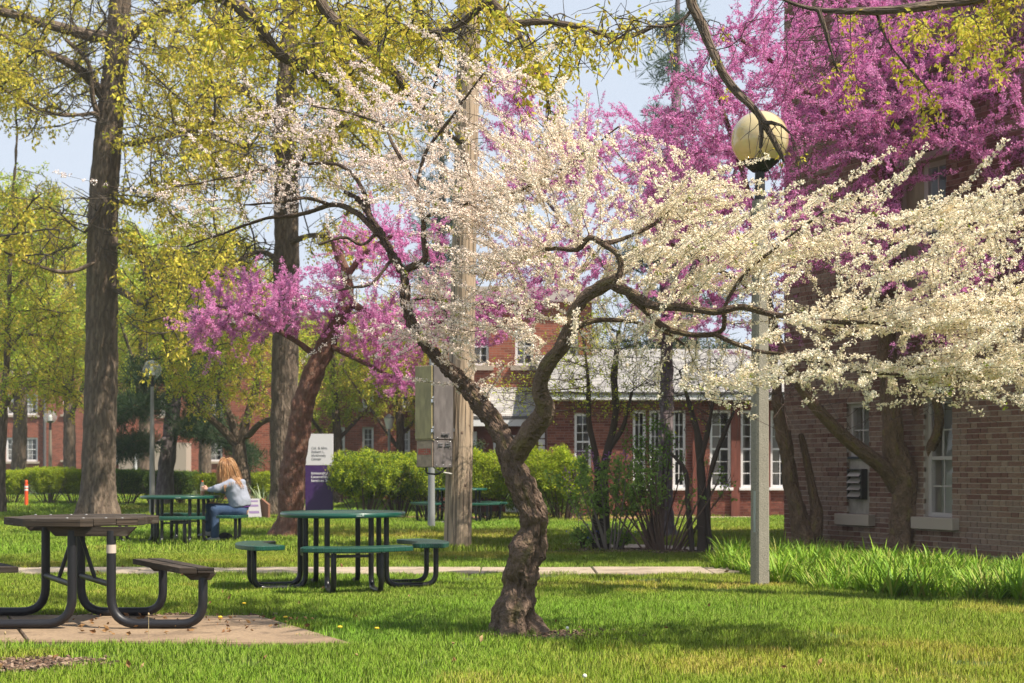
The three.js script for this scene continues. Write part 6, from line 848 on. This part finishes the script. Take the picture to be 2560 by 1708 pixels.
[[838, 32.6, 1.72, 1.9, 'big olive green bush right of the purple sign'], [915, 33.2, 1.68, 1.7, 'big olive green bush left of the siren cabinet'], [985, 32.8, 1.65, 1.6, 'green bush behind the siren cabinet'], [1120, 32.8, 1.7, 1.5, 'bright green bush between utility pole and blossoming trunk'], [1215, 32.4, 1.72, 1.5, 'bright lime bush just right of the blossoming trunk'], [1290, 32.0, 1.68, 1.4, 'bright lime bush beside the lilac']].forEach(([x, d, h, w, label], i) =>
  shrub({ seed: 220 + i, name: 'garden_bush', label, group: 'bushes before the brick wing', x, d, height: h, width: w, stems: 20, clumps: i < 3 ? [...hedgeClump, darkHedge[0]] : hedgeClump, n: i < 3 ? 2600 : 2400, bare: 0.22, size: i < 3 ? 0.95 : 1.0 }));
// lilac with purple flower heads
const lilacLeaf = [clump(121, 9, 0.07, 0.06, 0.036, [[0.25, 0.38, 0.075], [0.31, 0.44, 0.09], [0.20, 0.32, 0.06]], { up: 0.3 })], lilacFlower = clump(125, 34, 0.055, 0.018, 0.014, [[0.40, 0.17, 0.45], [0.50, 0.25, 0.52], [0.30, 0.10, 0.36]], { radial: 0.9, up: 0.4 });
shrub({ seed: 240, name: 'lilac_bush', label: 'lilac bush with green leaves and purple flower heads', x: 1400, d: 20.5, height: 1.45, width: 1.6, stems: 14, clumps: lilacLeaf, n: 720, onTwigs: 0.05, size: 0.9, bare: 0.38, mat: paleTwig, extra: (t, rnd) => { const heads = [[1340, 1040], [1325, 1050], [1352, 1048], [1395, 1052], [1430, 1050], [1368, 1072], [1300, 1090], [1325, 1090], [1390, 1110], [1440, 1062], [1310, 1115], [1328, 1178], [1336, 1190], [1415, 1090]]; heads.forEach(([x, y]) => { const p = at(x, y, 20.2 + rnd() * 0.3).sub(t.position), m = part('flower_head', lilacFlower, petalMat, t); m.position.copy(p); m.scale.set(1.25, 1.9, 1.25); m.rotation.set(rnd(), rnd() * 6, rnd() * 0.8); }); } });
shrub({ seed: 242, name: 'stemmy_shrub', label: 'stemmy shrub of thin spreading shoots with fresh green leaves', x: 1525, d: 20.3, height: 1.5, width: 2.1, stems: 30, clumps: lilacLeaf, n: 260, onTwigs: 0.14, size: 0.8, bare: 0.42, mat: M([0.15, 0.095, 0.07], 0.9), keep: p => p.x < 0.25 ? 1 : 0.25 });
shrub({ seed: 244, name: 'fresh_shrub', label: 'upright leafy shoot between lilac and grey trunk', x: 1505, d: 20.9, height: 2.0, width: 1.0, stems: 12, onTwigs: 0.1, size: 0.85, clumps: [clump(131, 9, 0.07, 0.055, 0.034, [[0.13, 0.26, 0.035], [0.17, 0.30, 0.045]])], n: 170, bare: 0.6, mat: twigMat });
const blueBell = clump(135, 10, 0.03, 0.022, 0.018, [[0.13, 0.17, 0.55], [0.20, 0.24, 0.62]], { droop: 0.4 });
for (const [x, d, label] of [[1342, 20.8, 'small plant with blue bell flowers at the foot of the lilac'], [1420, 20.6, 'sparse blue flowering plant right of the lilac stems']]) shrub({ seed: 250 + x, name: 'bluebell_plant', label, category: 'plant', x, d, height: 0.34, width: 0.5, stems: 7, clumps: lilacLeaf, n: 40, bare: 0.2, extra: (t, rnd) => { for (let i = 0; i < 9; i++) { const m = part('flower', blueBell, petalMat, t); m.position.set((rnd() - 0.5) * 0.5, 0.18 + 0.2 * rnd(), (rnd() - 0.5) * 0.3); } } });
shrub({ seed: 260, name: 'brush_pile', label: 'dark low bush in front of the wing, below the lime bush', x: 1250, d: 33.6, height: 0.8, width: 2.6, stems: 18, clumps: darkHedge, n: 700, bare: 0.05 });
shrub({ seed: 262, name: 'evergreen_shrub', label: 'grey green evergreen shrub by the recessed entrance', x: 1090, d: 35.9, height: 2.0, width: 1.0, stems: 10, clumps: [clump(141, 12, 0.08, 0.06, 0.02, [[0.06, 0.09, 0.04], [0.09, 0.12, 0.05]])], n: 600, bare: 0.1 });
// ---------------------------------------------------------------- strap leaved bed along the hall
function strapClump(seed, n, len, wid, cols) {
  const rnd = random(seed), pos = [], nor = [], col = [];
  for (let i = 0; i < n; i++) {
    const a = rnd() * 6.283, l = len * (0.55 + 0.6 * rnd()), w = wid * (0.7 + 0.5 * rnd()), lean = 0.15 + 0.5 * rnd(), bend = 0.6 + 1.3 * rnd(), c = cols[Math.floor(rnd() * cols.length)], k = 0.8 + 0.4 * rnd(), cx = Math.cos(a), cz = Math.sin(a), P = [], S = 6; let x = 0.03 * rnd(), y = 0, e = lean;
    for (let j = 0; j <= S; j++) { const f = j / S, ww = w * (1 - f * f * f) * (f < 0.1 ? 0.8 : 1); P.push([[cx * x - cz * ww / 2, y, cz * x + cx * ww / 2], [cx * x + cz * ww / 2, y, cz * x - cx * ww / 2]]); x += Math.sin(e) * l / S; y += Math.cos(e) * l / S; e += bend / S * (0.3 + 1.4 * f); }
    for (let j = 0; j < S; j++) for (const tri of [[P[j][0], P[j][1], P[j + 1][1]], [P[j][0], P[j + 1][1], P[j + 1][0]]]) { const n0 = V(...tri[1]).sub(V(...tri[0])).cross(V(...tri[2]).sub(V(...tri[0]))).normalize(); for (const p of tri) { pos.push(...p); nor.push(n0.x, n0.y, n0.z); col.push(c[0] * k, c[1] * k, c[2] * k); } }
  }
  const g = new THREE.BufferGeometry(); g.setAttribute('position', new THREE.Float32BufferAttribute(pos, 3)); g.setAttribute('normal', new THREE.Float32BufferAttribute(nor, 3)); g.setAttribute('color', new THREE.Float32BufferAttribute(col, 3)); return g;
}
{
  const cols = [[0.19, 0.34, 0.02], [0.24, 0.40, 0.025], [0.14, 0.27, 0.018], [0.29, 0.44, 0.035], [0.34, 0.36, 0.07]], geos = [1, 2, 3, 4].map(s => strapClump(300 + s, 18, 0.56, 0.033, cols)), rnd = random(301), lists = geos.map(() => []), bed = new THREE.Group(); bed.name = 'daylily_bed'; tag(bed, 'bed of bright green strap leaved lilies along the brick hall', 'plants', null, 'stuff'); scene.add(bed);
  for (let i = 0; i < 5200; i++) { const x = 2.2 + 5 * rnd(), z = -20.8 + 8.8 * rnd(); if (!inPoly(x + 0.25 * noise(x * 3, 1, z * 3), z + 0.5 * noise(x * 2, 6, z * 2), LILY)) continue; const wall = (x - 3.967) * 0.883 - (z + 20.7) * 0.47; if (wall > -0.15) continue; if (rnd() > 0.75 && z < -17) continue; lists[i % 4].push([V(x, 0, z), [(rnd() - 0.5) * 0.5, rnd() * 6.28, (rnd() - 0.5) * 0.5], (0.27 + 0.45 * rnd()) * lerp(0.75, 1.05, smooth(-0.4, -2.6, wall)) * (0.8 + 0.5 * noise(x * 1.5, 4, z * 1.5)), [1, 1, 1]]); }
  geos.forEach((g, i) => instances('strap_leaves', g, leafMat(0.3, { roughness: 0.55 }), lists[i], bed));
  const yc = strapClump(320, 30, 0.75, 0.03, [[0.30, 0.38, 0.20], [0.36, 0.42, 0.26]]);
  const y = thing('strap_leaf_plant', 'pale green strap leaved plant behind the seated person', 'plant', null, onGround(602, 37)); for (const [dx, s] of [[0, 1.2], [0.35, 1.0], [-0.35, 0.9]]) { const m = part('leaves', yc, leafMat(0.3), y); m.position.x = dx; m.scale.setScalar(s); m.rotation.y = dx * 5; }
}
// ---------------------------------------------------------------- little flowers and seed heads in the lawn
{
  const yellow = M([0.80, 0.52, 0.02], 0.7), stalk = M([0.16, 0.2, 0.05], 0.8), fluff = M([0.75, 0.74, 0.68], 0.9), rnd = random(401);
  const head = new THREE.LatheGeometry([[0.0005, 0.012], [0.012, 0.011], [0.018, 0.005], [0.016, 0], [0.0005, -0.003]].map(p => new THREE.Vector2(...p)), 12);
  [[780, 1445, 'yellow dandelion just beyond the right corner of the concrete pad'], [760, 1330, 'yellow dandelion under the empty green table'], [655, 1422, 'yellow dandelion at the far right corner of the pad'], [505, 1422, 'yellow dandelion at the pad edge behind the right bench'], [865, 1448, 'yellow dandelion in the grass between pad and gnarled trunk'], [1210, 1352, 'yellow dandelion in the grass behind the gnarled trunk'], [560, 1390, 'yellow dandelion between wooden table and empty green table']].forEach(([x, y, label]) => { const d = FOCAL * 1.15 / (y * SC - HORIZON), p = onGround(x, d), t = thing('dandelion', label, 'flower', 'yellow dandelions', p); part('flower_head', head.clone().translate(0, 0.065, 0), yellow, t); part('stalk', cyl(0.002, 0.002, 0.065, 0, 0, 0, 5), stalk, t); });
  [[1302, 1448, 'white seed head in the grass right of the gnarled trunk'], [1342, 1560, 'white seed head in the grass at the bottom of the picture']].forEach(([x, y, label]) => { const d = FOCAL * 1.12 / (y * SC - HORIZON), t = thing('seed_head', label, 'flower', null, onGround(x, d)); part('puff', new THREE.IcosahedronGeometry(0.011, 2).translate(0, 0.1, 0), fluff, t); part('stalk', cyl(0.0025, 0.002, 0.085, 0, 0, 0, 5), stalk, t); });
  [[598, 1432, 0.2, 'tall dry stalk before the bottom pipe of the wooden table'], [20, 1450, 0.12, 'short dry stalk at the left edge of the pad']].forEach(([x, y, h, label]) => { const d = FOCAL * EYE / ((y + 45) * SC - HORIZON), t = thing('dry_stalk', label, 'grass stalk', null, onGround(x * 0.57, d)); part('stem', cyl(0.0025, 0.0018, h, 0, 0, 0, 5), M([0.42, 0.33, 0.18], 0.9), t); part('seed', new THREE.SphereGeometry(0.007, 8, 6).scale(1, 1.6, 1).translate(0, h, 0), M([0.40, 0.29, 0.15], 0.9), t); });
}
scene.traverse(o => { if (o.isMesh) o.castShadow = o.receiveShadow = true; });
renderer.render(scene, camera);
